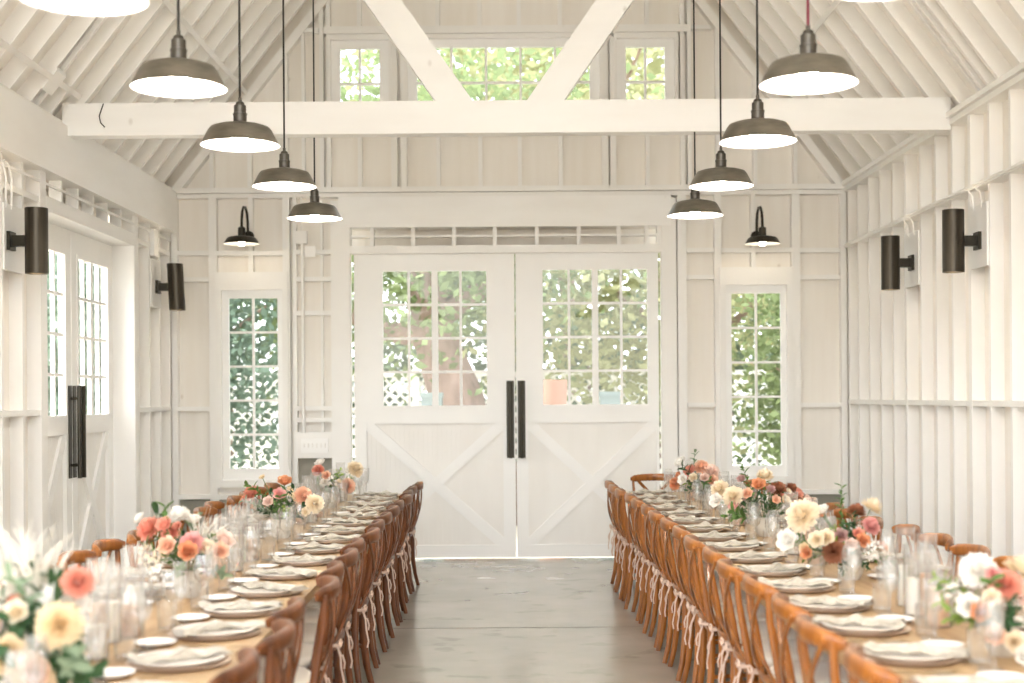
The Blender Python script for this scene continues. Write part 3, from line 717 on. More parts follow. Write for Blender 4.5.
def fork_mesh():
    m_ = MB(); m_.sweep([(0,-.1,.003),(0,-.04,.005),(0,.03,.004),(0,.045,.004)], [.007,.0045,.003,.009], .0014, 8)
    for q in (-1.5,-.5,.5,1.5): m_.sweep([(q*.0045,.042,.004),(q*.0048,.065,.002),(q*.0048,.095,.005)], .0014, .001, 4)
    return m_.mesh('fork', gold, 40)
def knife_mesh():
    m_ = MB(); m_.sweep([(0,-.115,.003),(0,-.03,.004),(0,0,.003)], [.006,.0055,.004], .0022, 8); m_.sweep([(0,0,.003),(.002,.03,.003),(.003,.09,.003),(-.003,.118,.003)], [.006,.010,.010,.002], .0011, 6); return m_.mesh('knife', gold, 40)
def spoon_mesh():
    m_ = MB(); m_.sweep([(0,-.1,.003),(0,-.03,.005),(0,.035,.004),(0,.045,.004),(0,.06,.003),(0,.075,.003),(0,.09,.004),(0,.096,.005)], [.006,.004,.003,.01,.019,.020,.012,.003], .0015, 8); return m_.mesh('spoon', gold, 40)
forkm, knifem, spoonm = fork_mesh(), knife_mesh(), spoon_mesh()
def fl_mesh():
    return MB().lathe([(0,.0),(.033,.0),(.034,.003),(.012,.008),(.0045,.02),(.004,.075),(.007,.088),(.018,.105),(.025,.135),(.028,.175),(.0265,.225),(.0255,.225),(.027,.175),(.024,.135),(.017,.107),(0,.095)], 18).mesh('champagne_flute', glass, 60)
def wine_mesh():
    return MB().lathe([(0,.0),(.037,.0),(.038,.003),(.012,.008),(.005,.02),(.0045,.07),(.012,.085),(.034,.105),(.041,.135),(.039,.17),(.033,.20),(.032,.20),(.038,.17),(.040,.135),(.033,.107),(0,.09)], 20).mesh('wine_glass', glass, 60)
def tumb_mesh():
    m_ = MB(); m_.lathe([(0,.0),(.031,.0),(.033,.004),(.037,.105),(.0355,.105),(.0315,.012),(0,.010)], 12); return m_.mesh('water_glass', glass, 20)
flm, wim, tum = fl_mesh(), wine_mesh(), tumb_mesh()
WATER = MB().lathe([(0,.0111),(.0312,.0125),(.0342,.075),(0,.075)], 12).mesh('water', glassmat('water', (.97,.98,.98), 1.0, 0, 1.2), 20)

def T(name, me_, X, Y, Z, rz, lab, cat, grp): return link(name, me_, None, (X, Y, Z), rz, lab, None, cat, grp)
for side in ('left', 'right'):
    sg = -1 if side == 'left' else 1
    for k, Y in enumerate(seatY[side]):
        if k > 16: continue
        for where, s2 in (('aisle', -sg), ('wall', sg)):
            # s2: direction (in X) from table centre to the edge
            xc = tcx[side](Y); e = xc+s2*.48
            inn = -s2     # towards table centre
            place = f'{ORD[k]} place from doors, {where} side of {side} table'
            jy = R.uniform(-.015,.015)
            # guest faces inn ; guest's left is rotated +90deg: facing (inn,0) -> left = (0, inn)
            lf = inn
            px_, py_ = e+inn*.178, Y+jy
            ch = T('charger_plate', charger, px_, py_, TZ, 0, f'copper-toned charger, {place}', 'charger plate', 'chargers under the dinner plates')
            T('dinner_plate', plate, px_, py_, TZ+.0042, 0, f'cream dinner plate, {place}', 'plate', 'dinner plates along the tables')
            T('napkin', napkins[R.randrange(6)], px_+R.uniform(-.02,.02), py_+R.uniform(-.02,.02), TZ+.0165, R.choice((PI/2, PI/2+.5, PI/2-.5, PI/2+.3))+R.uniform(-.2,.2), f'knotted greige gauze napkin, {place}', 'napkin', 'knotted napkins on the plates')
            T('fork', forkm, e+inn*.145, Y+lf*.205, TZ, -PI/2 if inn > 0 else PI/2, f'gold fork, {place}', 'fork', 'forks')
            T('knife', knifem, e+inn*.145, Y-lf*.192, TZ, -PI/2 if inn > 0 else PI/2, f'gold knife, {place}', 'knife', 'knives')
            T('spoon', spoonm, e+inn*.145, Y-lf*.222, TZ, -PI/2 if inn > 0 else PI/2, f'gold spoon, {place}', 'spoon', 'spoons')
            if True:
                T('bread_plate', bread, e+inn*.33, Y+lf*.185, TZ, 0, f'small white bread plate, {place}', 'small plate', 'bread plates')
            gx = e+inn*.36
            T('water_glass', tum, gx-inn*.0, Y-lf*.09+R.uniform(-.01,.01), TZ, R.uniform(0,1), f'clear water tumbler, {place}', 'glass', 'water tumblers')
            T('wine_glass', wim, gx, Y-lf*.172+R.uniform(-.01,.01), TZ, 0, f'clear wine glass, {place}', 'wine glass', 'wine glasses')
            T('champagne_flute', flm, gx-inn*.012, Y-lf*.248+R.uniform(-.008,.008), TZ, 0, f'clear champagne flute, {place}', 'champagne flute', 'champagne flutes')

# hurricane cylinders with candles
def hurr_mesh(rad, h): return MB().lathe([(0,.0),(rad,.0),(rad,.003),(rad,h),(rad-.0025,h),(rad-.0025,.006),(0,.006)], 22).mesh('glass_hurricane', glass, 30)
hur = [(hurr_mesh(.046,.26), .046, .26), (hurr_mesh(.042,.21), .042, .21), (hurr_mesh(.036,.30), .036, .30)]
def candle_mesh(rad, h, m_): return MB().lathe([(0,0),(rad,0),(rad,h-.004),(rad-.004,h),(rad*.6,h-.003),(0,h-.006)], 20).mesh('pillar_candle', m_, 35)
cnd = {}
wick = MB().sweep([(0,0,0),(0,0,.012),(.003,0,.018)], .0013, .0013, 5, up=(0,1,0)).mesh('wick', wickm)
clusters = {'left': [4.35, 4.75, 6.55, 7.0, 9.1, 9.5, 10.95], 'right': [4.95, 5.2, 6.75, 7.2, 8.8, 9.25, 10.85]}
names_c = ['nearest', 'second nearest', 'third', 'middle', 'fifth', 'sixth', 'farthest']
for side in clusters:
    for q, Y in enumerate(clusters[side]):
        for j in range(3):
            hm, rad, h = hur[j]
            X = tcx[side](Y)+(-.02, .025, .0)[j]+R.uniform(-.005,.005); Yj = Y+(-.115, -.01, .1)[j]
            adj = ('medium', 'short wide', 'tall slim')[j]
            T('glass_hurricane', hm, X, Yj, TZ, 0, f'{adj} clear glass candle cylinder of the {names_c[q]} candle cluster on {side} table', 'candle holder', 'glass candle cylinders')
            ch_ = (.13, .10, .15)[j]; tan = (q+j) % 2 == 0
            key = (j, tan)
            if key not in cnd: cnd[key] = candle_mesh(rad-.010, ch_, candle_t if tan else candle_w)
            c = T('pillar_candle', cnd[key], X, Yj, TZ+.0062, 0, f'{"tan" if tan else "ivory"} pillar candle inside {adj} cylinder, {names_c[q]} cluster on {side} table', 'candle', 'pillar candles')
            link('wick', wick, c, (0,0,ch_-.006))

# ------------------------------------------------------------------ flowers
FM = {}
def fmat(name, c, t=.35):
    m_ = bpy.data.materials.new(name); m_.use_nodes = True; n = m_.node_tree; b = n.nodes['Principled BSDF']
    b.inputs['Base Color'].default_value = (*c, 1); b.inputs['Roughness'].default_value = .7; b.inputs['Specular IOR Level'].default_value = .25
    tr = n.nodes.new('ShaderNodeBsdfTranslucent'); tr.inputs[0].default_value = (*c, 1); mx = n.nodes.new('ShaderNodeMixShader'); mx.inputs[0].default_value = t
    n.links.new(b.outputs[0], mx.inputs[1]); n.links.new(tr.outputs[0], mx.inputs[2]); n.links.new(mx.outputs[0], n.nodes['Material Output'].inputs[0])
    FM[name] = m_; return m_
for nm, c in dict(cream=(.91,.82,.66), white=(.93,.91,.87), coral=(.82,.40,.30), peach=(.88,.60,.44), pink=(.82,.47,.44), orange=(.78,.40,.22), rust=(.42,.18,.10), blush=(.88,.72,.64),
                  butter=(.88,.75,.52), burgundy=(.22,.015,.03), mauve=(.62,.40,.37)).items(): fmat(nm, c)
fmat('leaf_dark', (.045,.10,.04), .3); fmat('leaf_mid', (.12,.22,.06), .4); fmat('leaf_light', (.28,.40,.09), .45); fmat('sage', (.26,.34,.22), .4)
fmat('plume', (.9,.87,.8), .4)

def petal(mb_, base, d, up, L, Wd, cup, nseg=3):
    """petal growing from base along d, curling towards up"""
    d = d.normalized(); s_ = d.cross(up).normalized(); u = s_.cross(d).normalized()
    vs = []; rows = nseg+1
    for j in range(rows):
        t = j/nseg; wd = Wd*(.45+.95*t-1.05*t**3.2)
        p = base+d*(L*t)+u*(cup*L*t*t)
        for q in (-1, 0, 1): vs.append(p+s_*(q*wd*.5)+u*(abs(q)*wd*.22))
    fs = []
    for j in range(nseg):
        for q in (0, 1): a = j*3+q; fs.append((a, a+1, a+4, a+3))
    mb_.add(vs, fs)
FC = {}
def flower(kind, color):
    key = (kind, color)
    if key in FC: return FC[key]
    rr = random.Random(hash(kind) % 97 if False else len(FC)+3); mb_ = MB(); Z = Vector((0,0,1))
    if kind == 'dahlia':       # unit radius 1, axis +z
        for (el, n_) in ((-12,20),(4,20),(20,19),(35,16),(49,13),(62,10),(74,7),(84,4)):
            for i in range(n_):
                a = 2*PI*(i+rr.random()*.4)/n_+el; e = math.radians(el+rr.uniform(-5,5))
                dd = Vector((math.cos(a)*math.cos(e), math.sin(a)*math.cos(e), math.sin(e)*.8))
                petal(mb_, dd*.22, dd, Z, .78*rr.uniform(.88,1.08), .36, .16)
    elif kind == 'rose':
        for (el, n_, L, Wd, rad) in ((15,6,.85,.95,.12),(38,6,.80,.9,.1),(56,5,.78,.8,.08),(70,5,.74,.65,.05),(80,4,.7,.5,.03),(87,3,.66,.36,.0)):
            for i in range(n_):
                a = 2*PI*(i+rr.random()*.3)/n_+el; e = math.radians(el+rr.uniform(-4,4))
                petal(mb_, Vector((math.cos(a)*rad, math.sin(a)*rad, -.1)), Vector((math.cos(a)*math.cos(e), math.sin(a)*math.cos(e), math.sin(e))), Z, L, Wd, .35 if el < 60 else .12, 4)
    elif kind == 'filler':
        for i in range(46):
            v = Vector((rr.gauss(0,1), rr.gauss(0,1), abs(rr.gauss(0,1)))).normalized()*rr.uniform(.6,1.0)
            for q in range(4):
                a = q*PI/2+rr.random(); petal(mb_, v, (v.normalized()*.5+Vector((math.cos(a), math.sin(a), .2))).normalized(), v.normalized(), .2, .16, .2, 2)
    m_ = mb_.mesh({'dahlia': 'dahlia', 'rose': 'rose', 'filler': 'filler_bloom'}[kind], FM[color], 180)
    FC[key] = m_; return m_
def spray_mesh(n_, L, leafL, leafW, color, seed, droop=.3, spread=1.0):
    rr = random.Random(seed); mb_ = MB(); pts = []
    for k in range(8):
        t = k/7; pts.append(Vector((droop*L*t*t, .03*L*math.sin(t*4+seed), L*t*(1-.25*droop*t))))
    mb_.cur = 1; mb_.sweep(pts, [.0022*(1-.6*k/7) for k in range(8)], [.0022*(1-.6*k/7) for k in range(8)], 5, up=(0,1,.1)); mb_.cur = 0
    for i in range(n_):
        t = .2+.8*i/(n_-1); f_ = t*7; k = min(6, int(f_)); p = pts[k].lerp(pts[k+1], f_-k); a = i*2.4+rr.random()*.6
        ax = (pts[k+1]-pts[k]).normalized(); d = (ax*.6+Vector((math.cos(a), math.sin(a), .1))*spread).normalized()
        petal(mb_, p, d, ax, leafL*rr.uniform(.7,1.1), leafW, -.12, 3)
    return mb_.mesh('leaf_spray', [FM[color], stemg], 180)
SP = {'dark': [spray_mesh(11, .16, .052, .024, 'leaf_dark', s, .35) for s in (1,2)], 'mid': [spray_mesh(12, .17, .045, .020, 'leaf_mid', s, .3) for s in (3,4)],
      'light': [spray_mesh(12, .15, .035, .017, 'leaf_light', s, .25) for s in (5,6)], 'sage': [spray_mesh(16, .18, .036, .018, 'sage', s, .4) for s in (7,8)],
      'tall': [spray_mesh(18, .30, .042, .024, 'leaf_mid', 9, .12)]}
def plume_mesh(seed):
    rr = random.Random(seed); mb_ = MB()
    for s_ in range(34):
        a = rr.uniform(0, 2*PI); tl = rr.uniform(.1,.6); L = rr.uniform(.14,.27); pts = []
        for k in range(6):
            t = k/5; pts.append(Vector((math.cos(a)*tl*L*t*t+.012*math.sin(3*t+s_), math.sin(a)*tl*L*t*t+.01*math.cos(3*t+s_), L*t-.15*tl*L*t*t)))
        mb_.sweep(pts, [.003,.0055,.006,.005,.0035,.001], .0005, 4, up=(math.sin(a), -math.cos(a), .1))
    return mb_.mesh('feather_plume', FM['plume'], 180)
PLM = [plume_mesh(1), plume_mesh(2)]
def aligned(o, direction, size):
    q = Vector(direction).to_track_quat('Z', 'Y'); o.rotation_euler = q.to_euler(); o.scale = (size,)*3
def arrangement(side, Y, items, lab, h=.11, vr=.055):
    X = tcx[side](Y)
    r = empty('flower_arrangement', (X, Y, TZ), label=lab, cat='flower arrangement', group='floral centrepieces')
    MB().lathe([(0,0),(vr*.7,0),(vr*.95,.03),(vr,.06),(vr*.8,h-.01),(vr*.85,h),(vr*.78,h),(vr*.7,h-.02),(0,h-.02)], 24).build('vase', vase_m, r, smooth=50)
    st = MB(); C0 = Vector((0,0,h-.03))
    real = [it for it in items if it[0] in ('dahlia', 'rose')]
    extra = []
    for q in range(max(8, len(real)-2)):
        a_ = R.choice(real); b_ = R.choice(real); t_ = R.random()
        mx_, my_ = a_[2]*t_+b_[2]*(1-t_), a_[3]*t_+b_[3]*(1-t_)
        if q % 5 < 2: extra.append(('rose', R.choice((a_[1], b_[1], 'blush', 'cream')), mx_, my_+a_[4]*.5, min(a_[4], b_[4])*.6, R.uniform(-.04, .12)))
        else: extra.append(('spray', R.choice(('dark', 'mid', 'sage', 'dark')), mx_+R.uniform(-1,1)*a_[4], my_+R.uniform(-.8,1)*a_[4], 0, R.uniform(-.12, .1)))
    for it in items+extra:
        kind, colr, px, py, rp = it[:5]; dy = it[5] if len(it) > 5 else R.uniform(-.10,.10)
        Yf = Y+dy; P = Vector((wx(px, Yf)-X, dy, wz(py, Yf, px)-TZ)); rad = rp*1.15/F*Yf
        if P.z < rad*.6: P.z = rad*.6
        out = Vector((P.x*.9, P.y*.9-.05, max(.03, P.z-.12)*.7+.02)).normalized()
        if kind in ('dahlia', 'rose', 'filler'):
            o = link({'dahlia':'dahlia','rose':'rose','filler':'filler_bloom'}[kind], flower(kind, colr), r, P, label={'white':'white','cream':'cream'}.get(colr, colr)+' '+{'filler':'small blooms'}.get(kind, kind))
            aligned(o, (out+Vector((0,-.45,.15))).normalized(), rad)
            st.sweep([C0, C0.lerp(P, .5)+Vector((0,0,.01)), P-out*rad*.1], .0022, .0022, 5, up=(0,1,.01))
        elif kind == 'spray':
            o = link('leaf_spray', R.choice(SP[colr]), r, P*.25+Vector((0,0,.06)))
            L = {'tall': .30}.get(colr, .165)
            d = P-o.location; aligned(o, d.normalized(), max(.6, d.length/L)); o.rotation_euler.rotate_axis('Z', R.uniform(0, 6))
        elif kind == 'plume':
            o = link('feather_plume', R.choice(PLM), r, P*.3+Vector((0,0,.05))); d = P-o.location; aligned(o, d.normalized(), d.length/.25)
        elif kind == 'drop':
            mbd = MB(); rr = random.Random(int(px))
            for q in range(60):
                t = q/60; v = P+Vector((rr.gauss(0,.008)+.02*math.sin(t*3), rr.gauss(0,.008), -.12*t)); a = rr.uniform(0,6)
                petal(mbd, v, Vector((math.cos(a), math.sin(a), -.4)), Vector((0,0,1)), .012, .01, .1, 2)
            mbd.build('hanging_bloom', FM[colr], r, label=colr+' trailing bloom')
            st.sweep([C0, C0.lerp(P, .5)+Vector((0,0,.03)), P], .002, .002, 5, up=(0,1,.01))
    st.build('stems', stemg, r); return r

arrangement('left', 3.75, [
    ('dahlia','white',62,606,22,-.05),('dahlia','coral',76,583,15,-.1),('dahlia','butter',57,626,22,-.15),('rose','butter',8,655,22,-.2),('rose','peach',30,672,19,-.22),('rose','cream',15,613,13,-.15),
    ('rose','coral',14,603,9,-.02),('spray','dark',35,575,0,-.1),('spray','dark',10,592,0,.0),('spray','sage',100,637,0,-.2),('spray','dark',0,640,0,-.15),('spray','mid',28,570,0,.05),('spray','dark',90,642,0,-.1),
    ('plume','x',12,520,0,.1),('plume','x',52,520,0,.05),('plume','x',-12,545,0,.1),('spray','dark',45,600,0,-.2),('spray','dark',60,590,0,-.05),('spray','dark',28,600,0,-.12),('spray','dark',40,560,0,.0),('spray','dark',-5,610,0,-.15),('spray','dark',110,650,0,-.2),('rose','blush',-12,625,22,-.1),('dahlia','cream',-20,650,26,.0),('spray','dark',15,640,0,-.3)],
    'large nearest floral centrepiece on the left table with white feathery plumes and cream blooms', vr=.06)
arrangement('left', 5.7, [
    ('dahlia','coral',150,530,12,.0),('rose','coral',164,526,9),('dahlia','white',178,518,11,.08),('rose','white',193,522,9,.1),('dahlia','pink',191,544,11,-.06),('rose','orange',187,552,11,-.13),('rose','peach',167,546,10,-.14),
    ('filler','cream',150,556,12,-.14),('filler','white',160,573,10,-.16),('rose','blush',222,541,11,.02),('rose','peach',219,551,9,-.12),('drop','burgundy',138,542,0,.0),('drop','burgundy',199,556,0,-.12),('spray','sage',232,562,0,-.1),
    ('spray','mid',170,565,0,-.16),('spray','mid',205,532,0,.05),('spray','dark',180,535,0,.0),('spray','light',160,520,0,.1),('plume','x',209,512,0,.12),('plume','x',222,525,0,.12),('rose','white',140,520,8,.12),('spray','mid',150,540,0,.0),
    ('dahlia','coral',170,535,9,-.02),('rose','cream',205,548,9,-.05)],
    'lush floral centrepiece on the left table with coral dahlias, white plume and burgundy trails')
arrangement('left', 8.1, [
    ('dahlia','coral',252,494,8,.05),('rose','orange',284,483,8,.0),('rose','pink',279,495,7,-.1),('dahlia','peach',302,497,9,-.02),('dahlia','cream',313,504,9,-.1),('rose','cream',304,512,5,-.14),('spray','dark',268,492,0,.0),
    ('spray','mid',270,500,0,-.1),('spray','mid',293,485,0,.06),('spray','dark',312,507,0,-.05),('spray','mid',258,478,0,.0),('rose','butter',262,478,3.5,.0),('spray','light',290,505,0,-.12),('rose','blush',268,502,6,-.12),('rose','coral',245,500,6,.1),('spray','dark',300,488,0,.1),('filler','butter',289,493,5,-.05)],
    'third floral centrepiece on the left table with orange-red blooms and one tall seed pod')
arrangement('left', 10.3, [
    ('rose','white',320,464,6,.05),('dahlia','coral',318,471,6,-.02),('dahlia','cream',354,470,8,.0),('dahlia','peach',347,486,7,-.1),('rose','white',324,483,5,-.1),('spray','light',335,465,0,.0),('spray','mid',330,474,0,.0),
    ('spray','light',343,470,0,-.05),('spray','dark',336,478,0,-.1),('rose','cream',338,484,5,-.1),('spray','mid',313,482,0,-.05),('rose','peach',326,476,5,-.1),('filler','white',331,481,5,-.12),('spray','light',357,480,0,0)],
    'small farthest floral centrepiece on the left table, loose greenery with pale blooms')
arrangement('right', 10.0, [
    ('rose','white',681,463,7,.05),('rose','coral',690,472,7,.0),('dahlia','peach',701,468,7,.0),('dahlia','blush',710,474,9,-.02),('rose','peach',712,481,6,-.1),('rose','white',683,480,6,-.1),('dahlia','orange',675,484,6,-.02),('spray','mid',684,468,0,.0),
    ('spray','dark',691,484,0,-.1),('spray','mid',700,482,0,-.1),('spray','light',678,476,0,.0),('rose','blush',704,478,5,-.12),('spray','mid',697,476,0,.0),('rose','cream',693,478,5,-.1)],
    'farthest floral centrepiece on the right table with white and peach blooms')
arrangement('right', 8.0, [
    ('dahlia','cream',733,497,10,-.1),('rose','orange',758,486,8,-.04),('dahlia','cream',764,477,8,.08),('rose','peach',747,494,6,-.12),('dahlia','cream',720,490,9,.0),('rose','white',717,501,8,-.08),('rose','mauve',742,480,6,.05),
    ('dahlia','rust',777,490,8,.0),('rose','peach',775,500,5,-.1),('rose','cream',784,501,6,-.06),('dahlia','rust',790,489,6,.1),('rose','coral',797,494,6,.0),('spray','tall',734,458,0,.05),('spray','mid',729,507,0,-.1),('spray','dark',738,500,0,-.12),
    ('spray','mid',770,480,0,.0),('rose','pink',733,505,6,-.12),('spray','mid',724,512,0,-.12),('rose','mauve',770,490,5,-.05),('spray','dark',780,508,0,-.05),('rose','blush',805,500,6,0),('spray','dark',750,488,0,.0)],
    'floral centrepiece on the right table with open orange rose and one tall leafy stem')
arrangement('right', 6.1, [
    ('dahlia','cream',803,517,16,-.05),('rose','white',788,541,12,-.1),('rose','cream',816,540,9,-.14),('rose','cream',826,538,9,-.12),('rose','orange',806,553,7,-.15),('dahlia','rust',833,552,11,-.08),('rose','mauve',840,537,8,-.03),
    ('rose','orange',861,541,8,-.08),('rose','coral',857,535,7,-.05),('dahlia','pink',869,527,9,.0),('dahlia','cream',870,508,10,.1),('dahlia','rust',855,513,9,.12),('filler','white',873,551,11,-.12),('spray','tall',834,486,0,.0),
    ('spray','light',835,520,0,-.02),('spray','dark',861,523,0,.03),('spray','dark',865,560,0,-.1),('spray','mid',895,560,0,-.08),('rose','butter',804,548,6,-.14),('rose','white',822,512,8,.06),('spray','mid',790,530,0,.0),('spray','light',828,528,0,-.1),
    ('rose','peach',881,547,6,-.1),('rose','blush',850,545,7,-.12),('spray','dark',835,565,0,-.1)],
    'lush floral centrepiece on the right table with huge cream dahlia and tall green stem')
arrangement('right', 4.3, [
    ('dahlia','white',977,572,17,.0),('dahlia','coral',1004,586,15,-.08),('dahlia','cream',1018,572,16,.08),('rose','white',968,606,13,-.1),('rose','orange',979,612,11,-.14),('rose','cream',1012,642,12,-.18),('rose','white',1022,655,11,-.2),
    ('rose','pink',992,575,9,-.1),('filler','white',953,592,9,.0),('spray','light',944,605,0,-.05),('spray','dark',1012,615,0,-.15),('spray','dark',1018,628,0,-.18),('spray','mid',950,574,0,.05),('rose','peach',993,635,11,-.18),('spray','dark',996,606,0,-.12),
    ('spray','light',938,612,0,-.1),('dahlia','blush',1030,600,16,-.05),('spray','light',940,560,0,.1),('rose','cream',990,598,10,-.12)],
    'nearest floral centrepiece on the right table with a coral-pink dahlia amid white blooms')
# place card near the front of the right table
# ------------------------------------------------------------------ outside
grd = mat('pale_gravel', (.60,.55,.46), .9, noise=((3,3,3),6,(.48,.43,.35),.3,.7))
grass_m = mat('dry_lawn', (.30,.33,.13), .9, noise=((5,5,5),6,(.2,.25,.08),.3,.7))
MB().box(-60, 60, -40, 60, -.22, -.12).build('ground', grd, kind='structure')
bark = mat('pinkish_bark', (.36,.26,.22), .9, noise=((8,8,2),5,(.2,.14,.11),.3,.7), bump=.5)
fmat('tree_leaf', (.20,.255,.12), .5); fmat('tree_leaf_yellow', (.34,.35,.19), .5); fmat('tree_leaf_dark', (.13,.18,.11), .4); fmat('tree_leaf_teal', (.18,.255,.20), .45)
def tree(X, Y, H, rad, nleaf, leafm, lab, lean=0, path=None, crown_z=None, seed=1, trunk_r=.16, leaf=.09, branches=5, name='tree', crown_h=None, grp='trees outside the windows'):
    rr = random.Random(seed); r = empty(name, (X, Y, -.12), label=lab, cat='tree', group=grp)
    cz = crown_z or H*.62; ch = crown_h or H*.42
    tk = MB()
    if path:
        for pp_, rr_2 in path: tk.sweep(pp_, rr_2, rr_2, 12, up=(0,1,0))
    else: tk.sweep([(0,0,0),(lean*.1,0,H*.15),(lean*.4,0,H*.3),(lean,0,H*.5),(lean*1.2,0,H*.8)], [trunk_r*1.4,trunk_r,trunk_r*.85,trunk_r*.6,trunk_r*.2], [trunk_r*1.4,trunk_r,trunk_r*.85,trunk_r*.6,trunk_r*.2], 12, up=(0,1,0))
    tips = []
    for k in range(branches):
        a = 2*PI*k/branches+rr.random(); z0 = H*rr.uniform(.22,.5); L = rad*rr.uniform(.6,.95)
        p0 = Vector((lean*z0/H, 0, z0)); p1 = p0+Vector((math.cos(a)*L*.5, math.sin(a)*L*.5, L*.35)); p2 = p0+Vector((math.cos(a)*L, math.sin(a)*L, L*.75))
        tk.sweep([p0, p1, p2], [trunk_r*.5, trunk_r*.32, trunk_r*.1], [trunk_r*.5, trunk_r*.32, trunk_r*.1], 8, up=(0,.2,1)); tips.append(p2)
    tk.build('trunk', bark, r, smooth=60)
    cm_ = MB(); ncl = max(6, nleaf//90); cls = []
    for _ in range(ncl):
        v = Vector((rr.gauss(0,1), rr.gauss(0,1), rr.gauss(0,1))).normalized()*rr.uniform(.35,1)
        cls.append(Vector((lean+v.x*rad, v.y*rad, cz+v.z*ch)))
    for i in range(nleaf):
        c = cls[i % ncl]; s_ = rad*.22; p = c+Vector((rr.gauss(0,s_), rr.gauss(0,s_), rr.gauss(0,s_*.8)))
        if p.z < .15: continue
        d = Vector((rr.gauss(0,1), rr.gauss(0,1), rr.gauss(0,.7))).normalized(); e = d.cross(Vector((rr.gauss(0,1), rr.gauss(0,1), rr.gauss(0,1)))).normalized()
        L = leaf*rr.uniform(.6,1.3)
        cm_.add([p, p+d*L*.5+e*L*.28, p+d*L, p+d*L*.5-e*L*.28], [(0,1,2,3)])
    cm_.build('crown', FM[leafm], r); return r
tree(-.65, 18.3, 7.5, 2.9, 11000, 'tree_leaf', 'broad tree with thick leaning pinkish trunk seen through the left barn door glass', lean=-.6, seed=3, trunk_r=.3, crown_z=4.3, crown_h=2.0, leaf=.15, branches=3,
     path=[([(.1,0,0),(.02,0,.9),(-.12,0,1.7),(-.35,0,2.35),(-.5,0,3.0),(-.45,0,4.2),(-.7,0,5.6)], [.5,.42,.36,.30,.24,.17,.07]), ([(-.25,0,2.2),(-.6,-.1,2.5),(-1.1,-.2,2.55),(-1.7,-.3,2.9)], [.22,.17,.13,.07]), ([(.0,0,1.5),(.35,.1,1.1),(.6,.2,.4),(.7,.2,0)], [.2,.2,.22,.26])])
tree(2.3, 19.5, 7.0, 2.6, 9000, 'tree_leaf_yellow', 'sunlit yellow-green tree seen through the right barn door glass', seed=5, crown_z=3.4, crown_h=2.6, leaf=.16)
tree(-4.7, 17.6, 6.5, 1.9, 17000, 'tree_leaf_teal', 'blue-green tree seen through the narrow window left of the doors', seed=7, crown_z=2.3, crown_h=2.5, leaf=.13)
tree(3.9, 16.4, 5.4, 1.15, 17000, 'tree_leaf', 'dense green shrub tree seen through the narrow window right of the doors', seed=9, crown_z=2.0, crown_h=2.0, trunk_r=.1, leaf=.11)
tree(1.0, 26, 12, 4.2, 10000, 'tree_leaf_yellow', 'tall tree seen through the clerestory panes above the tie beam', seed=11, crown_z=7.8, crown_h=3.6, leaf=.26)
tree(-6.5, 26, 11, 3.2, 8000, 'tree_leaf', 'tall tree seen through the upper window left of the truss', seed=13, crown_z=7.4, crown_h=3.6, leaf=.24)
tree(8.0, 26, 11, 3.2, 8000, 'tree_leaf_yellow', 'tall tree seen through the upper window right of the truss', seed=15, crown_z=7.4, crown_h=3.6, leaf=.24)
tree(-9.3, 15.0, 6.5, 2.0, 3000, 'tree_leaf', 'tree outside the glazed doors in the left wall', seed=17, crown_z=3.2, crown_h=2.4, leaf=.16)
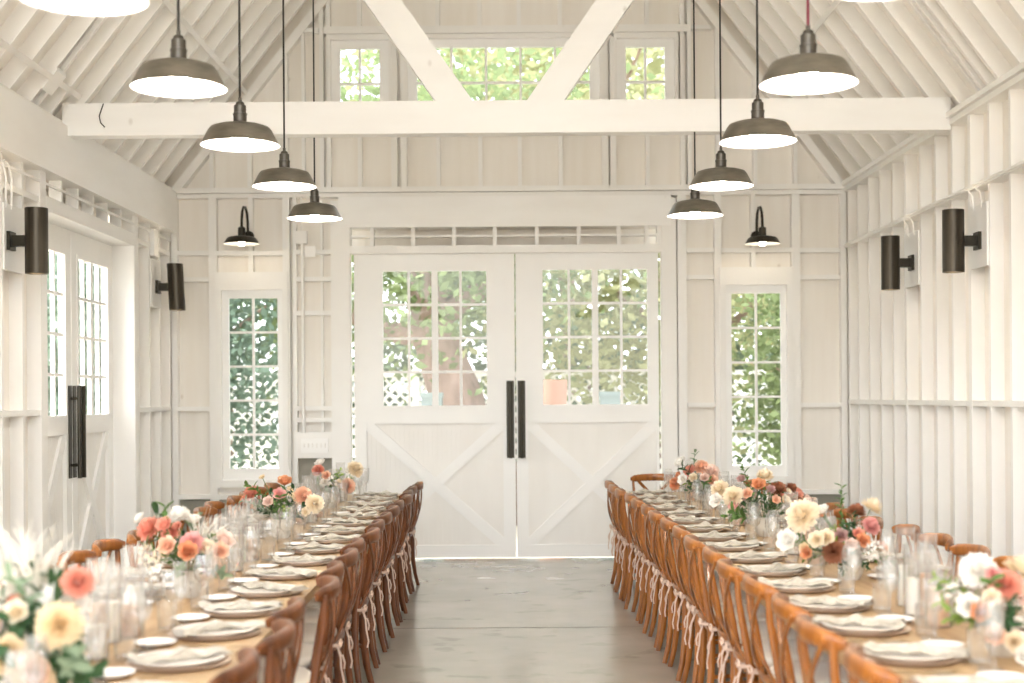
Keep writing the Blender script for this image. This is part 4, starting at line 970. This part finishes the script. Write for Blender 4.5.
def hedge(x0, x1, y, H, n_, leafm, lab, seed, leaf):
    rr = random.Random(seed); r = empty('hedge', ((x0+x1)/2, y, -.12), label=lab, cat='hedge'); W = (x1-x0)/2; c = MB()
    for i in range(n_):
        a = rr.uniform(-W, W); h = H*(.85+.12*math.sin(a*1.7+seed)+.06*math.sin(a*4.1)); p = Vector((a, rr.uniform(-.5,.5), rr.uniform(.02, h)))
        d = Vector((rr.gauss(0,1), rr.gauss(0,1), rr.gauss(0,.7))).normalized(); e = d.cross(Vector((rr.gauss(0,1), rr.gauss(0,1), rr.gauss(0,1)))).normalized(); L = leaf*rr.uniform(.6,1.3)
        c.add([p, p+d*L*.5+e*L*.3, p+d*L, p+d*L*.5-e*L*.3], [(0,1,2,3)])
    c.build('foliage', FM[leafm], r)
    st = MB()
    for q in range(int(W*2/1.2)):
        xx = -W+.6+q*1.2; st.sweep([(xx,0,0),(xx+.05,0,H*.4),(xx,0,H*.7)], [.05,.04,.02], [.05,.04,.02], 6, up=(0,1,0))
    st.build('stems', bark, r)
hedge(-9, 9, 23.6, 4.4, 16000, 'tree_leaf_dark', 'tall dark hedge beyond the white lattice fence', 21, .22)
# lattice fence
lf_ = empty('lattice_fence', (0, 21.2, -.12), label='white diagonal lattice fence beyond the barn doors', cat='fence')
lt = MB(); Wf, Hf = 9.0, 2.0
k = -Hf
while k < Wf:
    for s_ in (0, 1):
        a0, a1 = max(k, 0), min(k+Hf, Wf)
        if a1 > a0:
            z0, z1 = a0-k, a1-k
            if s_: z0, z1 = Hf-z0, Hf-z1
            lt.beam((a0-Wf/2, .01*s_, z0+.02), (a1-Wf/2, .01*s_, z1+.02), .02, .004, up=(0,1,0.001))
    k += .16
lt.build('lattice_panel', white, lf_)
for xx in (-4.5, -1.5, 1.5, 4.5): MB().box(xx-.05, xx+.05, -.05, .05, 0, 2.15).build('post', white, lf_)
MB().box(-4.5, 4.5, -.02, .03, 2.0, 2.07).build('top_rail', white, lf_)
terr = mat('clay_planter', (.42,.25,.19), .85); teal = mat('grey_teal_bin', (.22,.27,.27), .6)
r = empty('clay_planter', (wx(551, 15.8), 15.8, -.12), label='tall clay planter seen low through the right barn door glass', cat='planter')
MB().lathe([(0,0),(.14,0),(.16,.9),(.175,1.55),(.185,1.93),(.165,1.93),(.15,1.8),(0,1.8)], 24).build('pot', terr, r, smooth=40)
r.scale = (1,1,.97)
MB().lathe([(0,1.81),(.15,1.81)], 20).build('soil', mat('soil', (.07,.05,.035), .95), r)
for px, lb in ((610, 'grey-teal storage bin seen low through the right barn door glass'), (434, 'grey-teal storage bin seen low through the left barn door glass')):
    r = empty('storage_bin', (wx(px, 17.0), 17.0 if px > 500 else 16.6, -.12), label=lb, cat='bin', group=None)
    MB().box(-.12, .12, -.12, .12, 0, 1.68).build('body', teal, r); MB().box(-.13, .13, -.13, .13, 1.68, 1.74).build('lid', teal, r)
